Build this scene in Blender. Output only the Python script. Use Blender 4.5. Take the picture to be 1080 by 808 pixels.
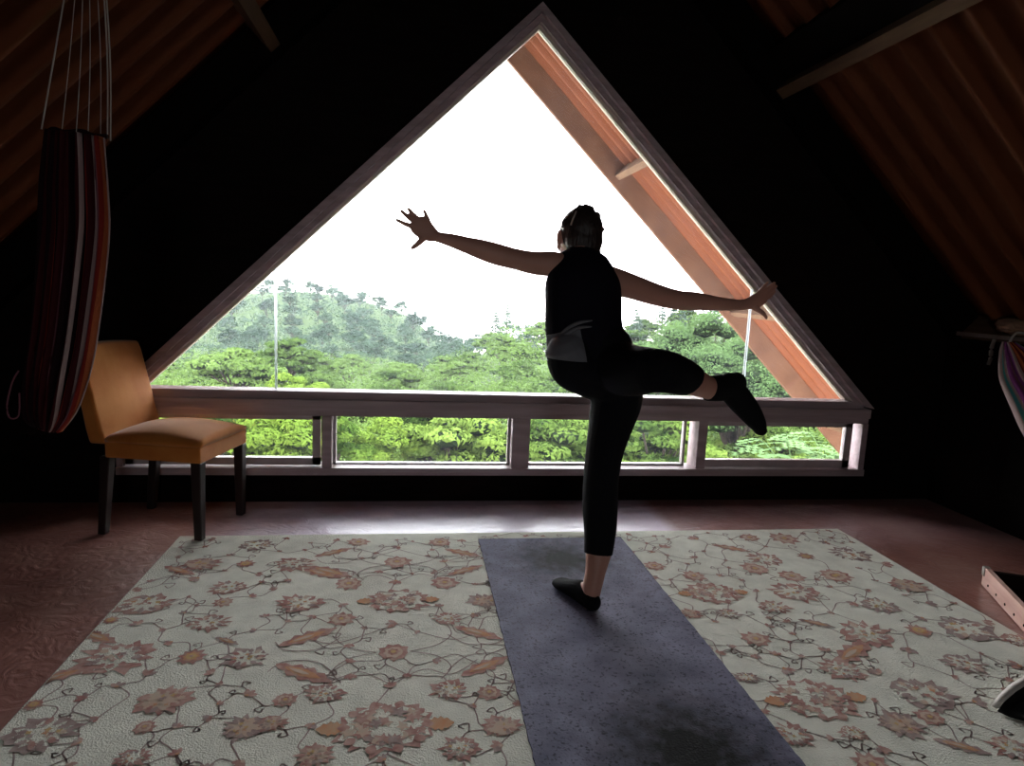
import bpy, bmesh, math, random
import numpy as np
from mathutils import Vector, Matrix, Euler
for o in list(bpy.data.objects): bpy.data.objects.remove(o)
S = bpy.context.scene
C = S.collection
PI = math.pi

# ------------------------------------------------------------------ camera
FPX, YAW, PITCH, ROLL, CAMH = 705.15, 0.150, 0.144, -0.044, 1.128
D = 3.383            # inner face of the gable wall
XC, TA = 0.574, 0.972  # ridge x, roof slope
F = Vector((math.sin(YAW)*math.cos(PITCH), math.cos(YAW)*math.cos(PITCH), -math.sin(PITCH)))
R0 = Vector((math.cos(YAW), -math.sin(YAW), 0)); U0 = R0.cross(F)
RR = math.cos(ROLL)*R0 - math.sin(ROLL)*U0
UU = math.sin(ROLL)*R0 + math.cos(ROLL)*U0
cd = bpy.data.cameras.new('camera'); cam = bpy.data.objects.new('camera', cd); C.objects.link(cam)
cam.matrix_world = Matrix(((RR.x, UU.x, -F.x, 0), (RR.y, UU.y, -F.y, 0), (RR.z, UU.z, -F.z, CAMH), (0, 0, 0, 1)))
cd.sensor_fit = 'HORIZONTAL'; cd.sensor_width = 36; cd.lens = 36*FPX/1080; cd.clip_end = 2000; cd.clip_start = .05
S.camera = cam

# ------------------------------------------------------------------ light
w = bpy.data.worlds.new('overcast'); S.world = w; w.use_nodes = True
nt = w.node_tree; bg = nt.nodes['Background']
tc = nt.nodes.new('ShaderNodeTexCoord'); sx = nt.nodes.new('ShaderNodeSeparateXYZ')
mr = nt.nodes.new('ShaderNodeMapRange'); mx = nt.nodes.new('ShaderNodeMixRGB')
nt.links.new(tc.outputs['Generated'], sx.inputs[0]); nt.links.new(sx.outputs['Z'], mr.inputs[0])
mr.inputs[1].default_value = -0.1; mr.inputs[2].default_value = 0.9
mx.inputs[1].default_value = (1.0, 0.97, 0.99, 1); mx.inputs[2].default_value = (0.88, 0.93, 1.0, 1)
nt.links.new(mr.outputs[0], mx.inputs[0]); nt.links.new(mx.outputs[0], bg.inputs[0])
bg.inputs[1].default_value = 1.0
S.view_settings.view_transform = 'Standard'; S.view_settings.look = 'None'
S.view_settings.gamma = 1; S.view_settings.use_curve_mapping = False
S.view_settings.exposure = 4.05

pl = bpy.data.lights.new('window_portal', 'AREA'); pl.shape = 'RECTANGLE'; pl.size = 4.1; pl.size_y = 2.5
pl.cycles.is_portal = True
po = bpy.data.objects.new('window_portal', pl); C.objects.link(po)
po.location = (XC, D+.16, 1.35); po.rotation_euler = (-PI/2, 0, 0)

pl2 = bpy.data.lights.new('fill_window_portal', 'AREA'); pl2.shape = 'RECTANGLE'; pl2.size = 1.1; pl2.size_y = .75  # serves the added rear window
pl2.cycles.is_portal = True
po2 = bpy.data.objects.new('fill_window_portal', pl2); C.objects.link(po2)
po2.location = (.2, -3.32, 1.45); po2.rotation_euler = (PI/2, 0, 0)

# ------------------------------------------------------------------ materials
def mat(name, col, rough=.6, spec=.3, metal=0, col2=None, scale=8, bump=0, bscale=60, stretch=(1,1,1), sheen=0, contrast=(.35,.65), detail=6, coord='Object'):
    m = bpy.data.materials.new(name); m.use_nodes = True; n = m.node_tree.nodes; l = m.node_tree.links
    b = n['Principled BSDF']
    b.inputs['Base Color'].default_value = (*col, 1); b.inputs['Roughness'].default_value = rough
    b.inputs['Specular IOR Level'].default_value = spec; b.inputs['Metallic'].default_value = metal
    if sheen: b.inputs['Sheen Weight'].default_value = sheen
    t = n.new('ShaderNodeTexCoord'); mp = n.new('ShaderNodeMapping'); mp.inputs['Scale'].default_value = stretch
    l.new(t.outputs[coord], mp.inputs[0])
    if col2:
        nz = n.new('ShaderNodeTexNoise'); nz.inputs['Scale'].default_value = scale; nz.inputs['Detail'].default_value = detail
        l.new(mp.outputs[0], nz.inputs[0])
        r = n.new('ShaderNodeValToRGB'); r.color_ramp.elements[0].position = contrast[0]; r.color_ramp.elements[1].position = contrast[1]
        r.color_ramp.elements[0].color = (*col, 1); r.color_ramp.elements[1].color = (*col2, 1)
        l.new(nz.outputs[0], r.inputs[0]); l.new(r.outputs[0], b.inputs['Base Color'])
    if bump:
        nb = n.new('ShaderNodeTexNoise'); nb.inputs['Scale'].default_value = bscale; nb.inputs['Detail'].default_value = 4
        l.new(mp.outputs[0], nb.inputs[0]); bp = n.new('ShaderNodeBump'); bp.inputs['Strength'].default_value = bump; bp.inputs['Distance'].default_value = .01
        l.new(nb.outputs[0], bp.inputs['Height']); l.new(bp.outputs[0], b.inputs['Normal'])
    return m

M = {}
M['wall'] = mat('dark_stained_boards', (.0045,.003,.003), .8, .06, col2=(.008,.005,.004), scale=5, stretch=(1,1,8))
M['roof'] = mat('red_brown_corrugated_sheet', (.100,.024,.005), .7, .2, col2=(.112,.029,.007), scale=4)
M['beam'] = mat('weathered_beam_wood', (.085,.045,.025), .75, .15, col2=(.11,.062,.035), scale=6, stretch=(8,1,8))
M['rafter'] = mat('grey_brown_rafter', (.085,.036,.018), .8, .2, col2=(.11,.05,.026), scale=5)
M['dark_beam_and_shade'] = mat('dark_beam_and_shade', (.004,.0025,.002), .85, .05)
M['frame'] = mat('painted_frame_wood', (.42,.33,.35), .5, .35, col2=(.31,.24,.25), scale=10, stretch=(.3,3,3), bump=.1, bscale=30)
M['frame_in'] = mat('pale_window_bead', (.62,.52,.45), .45, .35)
M['sash'] = mat('pale_sash_wood', (.48,.42,.43), .4, .4, col2=(.4,.34,.34), scale=12)
M['joint'] = mat('silvery_glass_joint', (.42,.46,.5), .3, .5)
M['joint'].node_tree.nodes['Principled BSDF'].inputs['Transmission Weight'].default_value = .85
M['chair_fabric'] = mat('tan_orange_velvet', (.46,.145,.022), .85, .12, col2=(.55,.21,.045), scale=7, sheen=.3, bump=.1, bscale=200)
M['chair_wood'] = mat('near_black_wood', (.02,.013,.012), .4, .4)
M['skin'] = mat('skin', (.50,.26,.20), .5, .35)
M['black_cloth'] = mat('black_knit', (.006,.006,.008), .85, .1, bump=.15, bscale=300)
M['hip_sheen_cloth'] = mat('hip_sheen_grey', (.14,.14,.155), .8, .2, bump=.1, bscale=300)
M['top_cloth'] = mat('black_top_cloth', (.007,.006,.012), .85, .1)
M['sock'] = mat('black_sock', (.008,.008,.009), .95, .08, bump=.2, bscale=250)
M['hair'] = mat('dark_brown_hair', (.025,.016,.014), .45, .4, bump=.5, bscale=50, stretch=(3,3,.6))
M['rope'] = mat('pale_cotton_cord', (.36,.33,.30), .8, .2)
M['tan'] = mat('tan_cardboard', (.25,.15,.10), .8, .2, col2=(.35,.2,.13), scale=20)
M['ledge'] = mat('ledge_wood', (.02,.012,.01), .6, .3)
M['ledge_edge'] = mat('ledge_edge', (.14,.10,.09), .5, .4)
M['board'] = mat('pinkish_planed_wood', (.50,.29,.24), .55, .3, col2=(.60,.37,.31), scale=6, stretch=(1,1,6))
M['grey_paint'] = mat('worn_grey_end', (.28,.24,.21), .7, .2)
M['hole'] = mat('dark_hole', (.02,.012,.01), .9, .05)
M['shoe_black'] = mat('black_leather', (.006,.006,.007), .6, .2)
M['shoe_sole'] = mat('pale_sole', (.60,.55,.50), .6, .3)

# floor
def floor_mat():
    m = bpy.data.materials.new('worn_red_floor_with_glare'); m.use_nodes = True; n = m.node_tree.nodes; l = m.node_tree.links
    b = n['Principled BSDF']; t = n.new('ShaderNodeTexCoord')
    n1 = n.new('ShaderNodeTexNoise'); n1.inputs['Scale'].default_value = 2.3; n1.inputs['Detail'].default_value = 9; n1.inputs['Roughness'].default_value = .65
    l.new(t.outputs['Object'], n1.inputs[0])
    r = n.new('ShaderNodeValToRGB'); e = r.color_ramp.elements
    e[0].position = .3; e[0].color = (.15,.048,.038,1); e[1].position = .72; e[1].color = (.36,.20,.165,1)
    k = e.new(.5); k.color = (.26,.10,.078,1)
    l.new(n1.outputs[0], r.inputs[0])
    # window glare painted into the floor colour as a pale lilac area, ragged edges
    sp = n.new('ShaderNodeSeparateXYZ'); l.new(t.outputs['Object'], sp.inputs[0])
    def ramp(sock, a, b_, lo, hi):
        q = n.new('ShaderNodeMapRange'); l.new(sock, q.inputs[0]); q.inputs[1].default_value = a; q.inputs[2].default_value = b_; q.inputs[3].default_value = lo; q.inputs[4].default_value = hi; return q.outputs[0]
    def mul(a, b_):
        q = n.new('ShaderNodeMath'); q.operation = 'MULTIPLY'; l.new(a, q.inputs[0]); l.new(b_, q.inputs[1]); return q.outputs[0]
    glare_msk = mul(mul(ramp(sp.outputs['X'], -.95, -.5, 0, 1), ramp(sp.outputs['X'], 1.22, 1.30, 1, 0.12)), ramp(sp.outputs['Y'], 2.6, 2.85, 0, 1))
    glare_msk = mul(glare_msk, ramp(n1.outputs[0], .25, .5, .55, 1))
    pm = n.new('ShaderNodeMixRGB'); l.new(glare_msk, pm.inputs[0]); l.new(r.outputs[0], pm.inputs[1]); pm.inputs[2].default_value = (.70,.58,.70,1)
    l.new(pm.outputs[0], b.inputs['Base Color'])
    b.inputs['Coat Weight'].default_value = .8; b.inputs['Coat Roughness'].default_value = .38; b.inputs['Specular IOR Level'].default_value = .7
    n2 = n.new('ShaderNodeTexNoise'); n2.inputs['Scale'].default_value = 14; n2.inputs['Detail'].default_value = 6
    n2.inputs['Distortion'].default_value = 1.5
    l.new(t.outputs['Object'], n2.inputs[0])
    mr = n.new('ShaderNodeMapRange'); mr.inputs[3].default_value = .25; mr.inputs[4].default_value = .6
    l.new(n2.outputs[0], mr.inputs[0]); l.new(mr.outputs[0], b.inputs['Roughness'])
    bp = n.new('ShaderNodeBump'); bp.inputs['Strength'].default_value = .45; bp.inputs['Distance'].default_value = .012; l.new(bp.outputs[0], b.inputs['Coat Normal'])
    l.new(n2.outputs[0], bp.inputs['Height']); l.new(bp.outputs[0], b.inputs['Normal'])
    return m
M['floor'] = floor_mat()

def mat_mat():
    m = bpy.data.materials.new('slate_violet_foam'); m.use_nodes = True; n = m.node_tree.nodes; l = m.node_tree.links
    b = n['Principled BSDF']; t = n.new('ShaderNodeTexCoord')
    def noise(s, d, lo, hi, c0, c1):
        a = n.new('ShaderNodeTexNoise'); a.inputs['Scale'].default_value = s; a.inputs['Detail'].default_value = d
        l.new(t.outputs['Object'], a.inputs[0]); r = n.new('ShaderNodeValToRGB'); e = r.color_ramp.elements
        e[0].position = lo; e[0].color = c0; e[1].position = hi; e[1].color = c1; l.new(a.outputs[0], r.inputs[0]); return r
    base = noise(9, 8, .3, .7, (.10,.10,.155,1), (.20,.19,.27,1))
    speck = noise(110, 4, .34, .44, (.30,.30,.30,1), (1,1,1,1))
    mm = n.new('ShaderNodeMixRGB'); mm.blend_type = 'MULTIPLY'; mm.inputs[0].default_value = 1
    l.new(base.outputs[0], mm.inputs[1]); l.new(speck.outputs[0], mm.inputs[2])
    last = mm
    # two scuffed dark wear marks with ragged edges (in mat coordinates)
    for (sx_, sy_, rad) in ((.32, -.235, .17), (.39, -1.40, .20)):
        mp = n.new('ShaderNodeMapping'); mp.inputs['Location'].default_value = (-sx_, -sy_, 0)
        l.new(t.outputs['Object'], mp.inputs[0]); ln = n.new('ShaderNodeVectorMath'); ln.operation = 'LENGTH'; l.new(mp.outputs[0], ln.inputs[0])
        nn = n.new('ShaderNodeTexNoise'); nn.inputs['Scale'].default_value = 22; nn.inputs['Detail'].default_value = 8; l.new(t.outputs['Object'], nn.inputs[0])
        ad = n.new('ShaderNodeMath'); ad.operation = 'MULTIPLY_ADD'; l.new(nn.outputs[0], ad.inputs[0]); ad.inputs[1].default_value = rad*1.3
        l.new(ln.outputs['Value'], ad.inputs[2])
        rp = n.new('ShaderNodeMapRange'); rp.inputs[1].default_value = rad*1.0; rp.inputs[2].default_value = rad*2.1; rp.inputs[3].default_value = .02; rp.inputs[4].default_value = 1
        l.new(ad.outputs[0], rp.inputs[0])
        m2 = n.new('ShaderNodeMixRGB'); m2.blend_type = 'MULTIPLY'; m2.inputs[0].default_value = 1
        l.new(last.outputs[0], m2.inputs[1]); l.new(rp.outputs[0], m2.inputs[2]); last = m2
    l.new(last.outputs[0], b.inputs['Base Color']); b.inputs['Roughness'].default_value = .75; b.inputs['Specular IOR Level'].default_value = .10
    nb = n.new('ShaderNodeTexNoise'); nb.inputs['Scale'].default_value = 160; l.new(t.outputs['Object'], nb.inputs[0])
    bp = n.new('ShaderNodeBump'); bp.inputs['Strength'].default_value = .5; bp.inputs['Distance'].default_value = .004
    l.new(nb.outputs[0], bp.inputs['Height']); l.new(bp.outputs[0], b.inputs['Normal'])
    return m
M['yoga'] = mat_mat()

def glass_mat(name, haze_film, specks):  # even film lays milky haze over the outdoor view; specks are dirt
    m = bpy.data.materials.new(name); m.use_nodes = True; n = m.node_tree.nodes; l = m.node_tree.links
    n.remove(n['Principled BSDF']); out = n['Material Output']
    tr = n.new('ShaderNodeBsdfTransparent'); tr.inputs[0].default_value = (.96,.98,.97,1)
    gl = n.new('ShaderNodeBsdfGlossy'); gl.inputs['Roughness'].default_value = .02
    fr = n.new('ShaderNodeFresnel'); fr.inputs[0].default_value = 1.3
    tl = n.new('ShaderNodeBsdfTranslucent'); tl.inputs[0].default_value = (.8,.85,1,1)
    m1 = n.new('ShaderNodeMixShader'); l.new(fr.outputs[0], m1.inputs[0]); l.new(tr.outputs[0], m1.inputs[1]); l.new(gl.outputs[0], m1.inputs[2])
    m2 = n.new('ShaderNodeMixShader'); t = n.new('ShaderNodeTexCoord')
    nz = n.new('ShaderNodeTexNoise'); nz.inputs['Scale'].default_value = 3.5; nz.inputs['Detail'].default_value = 8; l.new(t.outputs['Object'], nz.inputs[0])
    r = n.new('ShaderNodeMapRange'); r.inputs[1].default_value = .35; r.inputs[2].default_value = .75; r.inputs[3].default_value = haze_film*.5; r.inputs[4].default_value = haze_film*1.4
    l.new(nz.outputs[0], r.inputs[0])
    vo = n.new('ShaderNodeTexNoise'); vo.inputs['Scale'].default_value = 70; vo.inputs['Detail'].default_value = 3; l.new(t.outputs['Object'], vo.inputs[0])
    r2 = n.new('ShaderNodeMapRange'); r2.inputs[1].default_value = .66; r2.inputs[2].default_value = .72; r2.inputs[3].default_value = 0; r2.inputs[4].default_value = specks
    l.new(vo.outputs[0], r2.inputs[0]); ad = n.new('ShaderNodeMath'); l.new(r.outputs[0], ad.inputs[0]); l.new(r2.outputs[0], ad.inputs[1])
    l.new(ad.outputs[0], m2.inputs[0]); l.new(m1.outputs[0], m2.inputs[1]); l.new(tl.outputs[0], m2.inputs[2]); l.new(m2.outputs[0], out.inputs[0])
    return m
M['glass'] = glass_mat('specked_hazy_glass', .009, .05)
M['glass_low'] = glass_mat('window_glass', .005, .0)

# ------------------------------------------------------------------ helpers
def link(name, me, m=None, parent=None, loc=(0,0,0), rot=(0,0,0), smooth=False):
    o = bpy.data.objects.new(name, me); C.objects.link(o); o.location = loc; o.rotation_euler = rot
    if m is not None and me is not None:
        for k in (m if isinstance(m, (list, tuple)) else [m]): me.materials.append(M[k] if isinstance(k, str) else k)
    if smooth and me is not None:
        for p in me.polygons: p.use_smooth = True
    if parent is not None: o.parent = parent
    return o
def obj(name, bm, m=None, parent=None, loc=(0,0,0), rot=(0,0,0), smooth=False):
    me = bpy.data.meshes.new(name); bmesh.ops.recalc_face_normals(bm, faces=bm.faces); bm.to_mesh(me); bm.free()
    return link(name, me, m, parent, loc, rot, smooth)
def empty(name, loc=(0,0,0), rot=(0,0,0)):
    o = bpy.data.objects.new(name, None); C.objects.link(o); o.location = loc; o.rotation_euler = rot; o.empty_display_size = .1; return o
def tag(o, label=None, cat=None, group=None, kind=None):
    if label: o['label'] = label
    if cat: o['category'] = cat
    if group: o['group'] = group
    if kind: o['kind'] = kind
    return o
def box(bm, x0, x1, y0, y1, z0, z1, bev=0):
    r = bmesh.ops.create_cube(bm, size=1); vs = r['verts']
    for v in vs: v.co = Vector(((x0+x1)/2+v.co.x*(x1-x0), (y0+y1)/2+v.co.y*(y1-y0), (z0+z1)/2+v.co.z*(z1-z0)))
    if bev:
        es = list({e for v in vs for e in v.link_edges}); bmesh.ops.bevel(bm, geom=es, offset=bev, segments=2, affect='EDGES', profile=.6)
def prism(bm, pts, y0, y1):
    a = [bm.verts.new((p[0], y0, p[1])) for p in pts]; b = [bm.verts.new((p[0], y1, p[1])) for p in pts]
    bm.faces.new(a); bm.faces.new(b[::-1]); n = len(pts)
    for i in range(n): bm.faces.new((a[i], b[i], b[(i+1)%n], a[(i+1)%n]))
def catmull(P, n):
    P = [np.array(p, float) for p in P]; out = []
    for i in range(len(P)-1):
        p0 = P[max(i-1,0)]; p1 = P[i]; p2 = P[i+1]; p3 = P[min(i+2, len(P)-1)]
        for k in range(n):
            t = k/n
            out.append(.5*((2*p1)+(-p0+p2)*t+(2*p0-5*p1+4*p2-p3)*t*t+(-p0+3*p1-3*p2+p3)*t**3))
    out.append(P[-1]); return out
def tube(bm, P, r, seg=8, cyc=False):
    """round tube along points, r number or list"""
    P = [Vector(p) for p in P]; n = len(P); rings = []
    up = Vector((0,0,1))
    for i, p in enumerate(P):
        t = (P[min(i+1,n-1)]-P[max(i-1,0)]).normalized()
        a = t.cross(up)
        if a.length < .05: a = t.cross(Vector((0,1,0)))
        a.normalize(); b = a.cross(t); rr = r[i] if isinstance(r, (list, tuple)) else r
        rings.append([bm.verts.new(p+(a*math.cos(2*PI*k/seg)+b*math.sin(2*PI*k/seg))*rr) for k in range(seg)])
    for i in range(n-1):
        for k in range(seg): bm.faces.new((rings[i][k], rings[i][(k+1)%seg], rings[i+1][(k+1)%seg], rings[i+1][k]))
    bm.faces.new(rings[0][::-1]); bm.faces.new(rings[-1])
def limb(bm, J, grow=0, n=5, seg=18, dome=True):
    """closed organic loft: joints (pos, r_in_plane, r_depth), capped with domes; depth axis ~ Y"""
    A = [list(j[0][:3])+[j[1]+grow, j[2]+grow] for j in J]
    Q = catmull(A, n); m = len(Q); rings = []
    def ring(p, t, ra, rb):
        dep = Vector((0,1,0)); dep = dep - t*dep.dot(t)
        if dep.length < .35: dep = Vector((0,0,1)) - t*t.z
        dep.normalize(); sd = t.cross(dep).normalized()
        return [bm.verts.new(p+sd*math.cos(2*PI*k/seg)*ra+dep*math.sin(2*PI*k/seg)*rb) for k in range(seg)]
    T = []
    for i in range(m):
        T.append((Vector(Q[min(i+1,m-1)][:3])-Vector(Q[max(i-1,0)][:3])).normalized())
    for ang in (80, 55, 30):
        c = math.cos(math.radians(ang)); s = math.sin(math.radians(ang)); r = (Q[0][3]+Q[0][4])/2
        rings.append(ring(Vector(Q[0][:3])-T[0]*r*s, T[0], Q[0][3]*c, Q[0][4]*c))
    for i in range(m): rings.append(ring(Vector(Q[i][:3]), T[i], Q[i][3], Q[i][4]))
    for ang in (30, 55, 80) if dome else ():
        c = math.cos(math.radians(ang)); s = math.sin(math.radians(ang)); r = (Q[-1][3]+Q[-1][4])/2
        rings.append(ring(Vector(Q[-1][:3])+T[-1]*r*s, T[-1], Q[-1][3]*c, Q[-1][4]*c))
    for i in range(len(rings)-1):
        for k in range(seg): bm.faces.new((rings[i][k], rings[i][(k+1)%seg], rings[i+1][(k+1)%seg], rings[i+1][k]))
    bm.faces.new(rings[0][::-1]); bm.faces.new(rings[-1])
def ball(bm, c, r, rot=None, sub=3):
    r = r if isinstance(r, (tuple, list)) else (r, r, r)
    mm = Matrix.Translation(c) @ (rot.to_matrix().to_4x4() if rot else Matrix()) @ Matrix.Diagonal((*r, 1))
    bmesh.ops.create_icosphere(bm, subdivisions=sub, radius=1, matrix=mm)
def fuse(name, bm, m, parent, voxel=.004, smooth=4, cut=None, origin=(0,0,0)):
    """merge overlapping closed shapes into one continuous surface"""
    bmesh.ops.recalc_face_normals(bm, faces=bm.faces)
    me = bpy.data.meshes.new(name); bm.to_mesh(me); bm.free()
    t = bpy.data.objects.new('tmp', me); C.objects.link(t)
    r = t.modifiers.new('r', 'REMESH'); r.mode = 'VOXEL'; r.voxel_size = voxel; r.adaptivity = 0
    s = t.modifiers.new('s', 'SMOOTH'); s.factor = .5; s.iterations = smooth
    dg = bpy.context.evaluated_depsgraph_get(); ev = t.evaluated_get(dg); new = bpy.data.meshes.new_from_object(ev)
    bpy.data.objects.remove(t)
    if cut:
        b2 = bmesh.new(); b2.from_mesh(new)
        for (co, no) in cut:
            bmesh.ops.bisect_plane(b2, geom=b2.verts[:]+b2.edges[:]+b2.faces[:], plane_co=co, plane_no=no, clear_outer=True)
            es = [e for e in b2.edges if e.is_boundary]
            if es: bmesh.ops.holes_fill(b2, edges=es, sides=0)
        b2.to_mesh(new); b2.free()
    new.materials.clear(); new.name = name
    new.transform(Matrix.Translation(-Vector(origin)))
    return link(name, new, m, parent, smooth=True)

# ================================================================== setting
def rx(c, z, side):   # x where the roof-parallel line of apex height c is at height z
    return XC + side*(c-z)/TA
CF = 3.30    # underside of purlins
CR = 3.50    # roof sheet
NRM = 1/math.sqrt(1+TA*TA)
YB, YO = -3.2, 6.02

bm = bmesh.new(); box(bm, -3.2, 4.4, YB, D+.12, -.12, 0)
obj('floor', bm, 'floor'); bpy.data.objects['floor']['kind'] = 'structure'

def st(o): o['kind'] = 'structure'; return o
# gable wall with the opening for the window
HW = 1.972; CO = 2.465
bm = bmesh.new()
for s in (-1, 1):
    prism(bm, [(rx(3.62,-.1,s), -.1), (XC, 3.62), (XC, CO), (XC+s*HW, CO-TA*HW), (XC+s*HW, -.1)], D, D+.12)
box(bm, XC-HW, XC+HW, D, D+.12, -.1, .147)
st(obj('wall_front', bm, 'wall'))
bm = bmesh.new(); WX0, WX1, WZ0, WZ1 = -.3, .7, 1.15, 1.80   # opening of the rear window added to brighten the room, behind the camera
prism(bm, [(rx(3.62,-.1,-1), -.1), (rx(3.62,-.1,1), -.1), (rx(3.62,WZ0,1), WZ0), (rx(3.62,WZ0,-1), WZ0)], YB-.1, YB)
prism(bm, [(rx(3.62,WZ0,-1), WZ0), (WX0, WZ0), (WX0, WZ1), (rx(3.62,WZ1,-1), WZ1)], YB-.1, YB)
prism(bm, [(rx(3.62,WZ0,1), WZ0), (WX1, WZ0), (WX1, WZ1), (rx(3.62,WZ1,1), WZ1)], YB-.1, YB)
prism(bm, [(rx(3.62,WZ1,-1), WZ1), (rx(3.62,WZ1,1), WZ1), (XC, 3.62)], YB-.1, YB)
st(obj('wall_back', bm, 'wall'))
bm = bmesh.new(); box(bm, 2.99, 3.05, YB, D, 0, .965)
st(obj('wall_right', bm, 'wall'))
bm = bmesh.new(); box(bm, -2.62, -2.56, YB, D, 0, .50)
st(obj('wall_left', bm, 'wall'))

# corrugated roof: both slopes, out past the gable
def roof_mesh(s):
    me_v = []; me_f = []; pitch = .177; amp = .036
    ys = np.arange(YB-.1, YO+.15, pitch/10)
    slope = np.array((s*1.0, -TA)); slope /= np.linalg.norm(slope)
    nrm = np.array((s*TA, 1.0)); nrm /= np.linalg.norm(nrm)
    L = np.linspace(0, 6.6, 12)
    for thick in (0, .012):
        for y in ys:
            off = .03-amp*2.1*(.5+.5*math.cos(2*PI*(y-2.29)/pitch))**2.2 + thick
            for l in L:
                p = np.array((XC, CR+.03)) + slope*l + nrm*off
                me_v.append((p[0], y, p[1]))
    ny, nl = len(ys), len(L)
    for t in range(2):
        b = t*ny*nl
        for i in range(ny-1):
            for j in range(nl-1):
                f = (b+i*nl+j, b+i*nl+j+1, b+(i+1)*nl+j+1, b+(i+1)*nl+j)
                me_f.append(f if t == 0 else f[::-1])
    b = ny*nl
    for j in range(nl-1):
        me_f.append((j, j+1, b+j+1, b+j)); k = (ny-1)*nl; me_f.append((k+j, k+j+1, b+k+j+1, b+k+j))
    for i in range(ny-1):
        for j in (0, nl-1):
            me_f.append((i*nl+j, (i+1)*nl+j, b+(i+1)*nl+j, b+i*nl+j))
    return me_v, me_f
va, fa = roof_mesh(-1); vb, fb = roof_mesh(1); n0 = len(va)
me = bpy.data.meshes.new('ceiling'); me.from_pydata(va+vb, [], fa+[tuple(i+n0 for i in f) for f in fb])
st(link('ceiling', me, 'roof', smooth=True))
# ridge cap board closing the top
bm = bmesh.new(); prism(bm, [(XC-.25, CR+.03-.25*TA+.05), (XC, CR+.03+.05), (XC+.25, CR+.03-.25*TA+.05), (XC+.25, CR+.03-.25*TA+.02+.06), (XC, CR+.13), (XC-.25, CR+.03-.25*TA+.08)], YB, YO+.1)
st(obj('trim_1', bm, 'rafter'))

def slab(bm, s, l0, l1, c0, c1, y0, y1):
    """piece lying along the slope: between apex heights c0..c1, from slope distance l0 to l1"""
    sl = np.array((s*1.0, -TA)); sl /= np.linalg.norm(sl)
    P = []
    for (c, l) in ((c0, l0), (c1, l0), (c1, l1), (c0, l1)):
        base = np.array((XC, CR)) + sl*l; n = np.array((-s*TA, -1.0)); n /= np.linalg.norm(n)
        p = base + n*(CR-c)*NRM; P.append((p[0], p[1]))
    prism(bm, P, y0, y1)
def l_of(x): return abs(x-XC)/NRM
k = 2
for s in (-1, 1):
    for x in (1.83, 3.04, 4.14):
        l = l_of(x) + .07; bm = bmesh.new()
        wd = .055
        slab(bm, s, l-wd/2, l+wd/2, CF, CR+.02, YB, YO); st(obj('trim_%d' % k, bm, 'beam')); k += 1
# end rafters carrying the overhang, wall rafters inside
for s in (-1, 1):
    bm = bmesh.new(); slab(bm, s, 0.0, 6.5, 3.215, 3.49, YO, YO+.05); st(obj('trim_%d' % k, bm, 'rafter')); k += 1
    bm = bmesh.new(); slab(bm, s, .05, 4.7, 3.29, 3.50, D-.10, D-.002); st(obj('trim_%d' % k, bm, 'dark_beam_and_shade')); k += 1
    bm = bmesh.new(); slab(bm, s, .05, 4.9, 3.42, 3.475, 4.30, 4.36); st(obj('trim_%d' % k, bm, 'beam')); k += 1
for (l0, l1) in ((l_of(1.83)-.13, l_of(1.83)+.04),):
    bm = bmesh.new(); slab(bm, 1, l0, l1, 3.40, CR+.02, YB, D-.1); st(obj('trim_%d' % k, bm, 'dark_beam_and_shade')); k += 1  # dark board put in for the shade above the right purlin
# ledge on the low side wall
bm = bmesh.new(); box(bm, 2.95, 3.12, YB, D-.105, .965, .985)
o = st(obj('trim_%d' % k, bm, 'ledge')); k += 1
bm = bmesh.new(); box(bm, 2.944, 2.95, YB, D-.105, .967, .988); obj('ledge_lip', bm, 'ledge_edge', o)

# ------------------------------------------------------------------ the big gable window
def band(bm, c_in, c_out, z_in, z_out, y0, y1):
    """triangular frame ring with its bottom rail"""
    for s in (-1, 1):
        prism(bm, [(XC, c_out), (XC, c_in), (rx(c_in, z_in, s), z_in), (rx(c_out, z_out, s), z_out)], y0, y1)
W1 = empty('window_1', (XC, D, .57)); st(W1)
def wpart(name, bm, m, par=W1, **k):
    o = obj(name, bm, m, par, **k); o.location = -Vector(par.location); return o
bm = bmesh.new(); band(bm, 2.425, 2.468, .545, .535, D-.035, D+.03); wpart('outer_casing', bm, 'frame')
bm = bmesh.new(); band(bm, 2.39, 2.45, .565, .55, D-.005, D+.05); wpart('casing_step', bm, 'frame')
bm = bmesh.new(); band(bm, 2.368, 2.44, .572, .55, D+.03, D+.075); wpart('glazing_bead', bm, 'frame_in')
bm = bmesh.new(); box(bm, rx(2.44,.55,-1), rx(2.44,.55,1), D-.005, D+.10, .528, .568, .004); wpart('sill', bm, 'frame')
bm = bmesh.new(); box(bm, XC-HW, XC+HW, D-.035, D+.10, .478, .530, .004); wpart('rail', bm, 'frame')
gx = [-.671, 1.812]
def tri_z(x): return 2.40 - TA*abs(x-XC)
for (a, b) in ((rx(2.40,.56,-1), gx[0]), (gx[0], gx[1]), (gx[1], rx(2.40,.56,1))):
    a2, b2 = a+.003, b-.003; bm = bmesh.new()
    pts = [(a2, .56), (b2, .56), (b2, max(.561, tri_z(b2)))]
    if a2 < XC < b2: pts.append((XC, 2.40))
    if tri_z(a2) > .57: pts.append((a2, tri_z(a2)))
    prism(bm, pts, D+.052, D+.058); wpart('glass_pane', bm, 'glass')
for x in gx:
    bm = bmesh.new(); box(bm, x-.005, x+.005, D+.048, D+.062, .565, tri_z(x)-.01); wpart('glass_joint', bm, 'joint')

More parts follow.
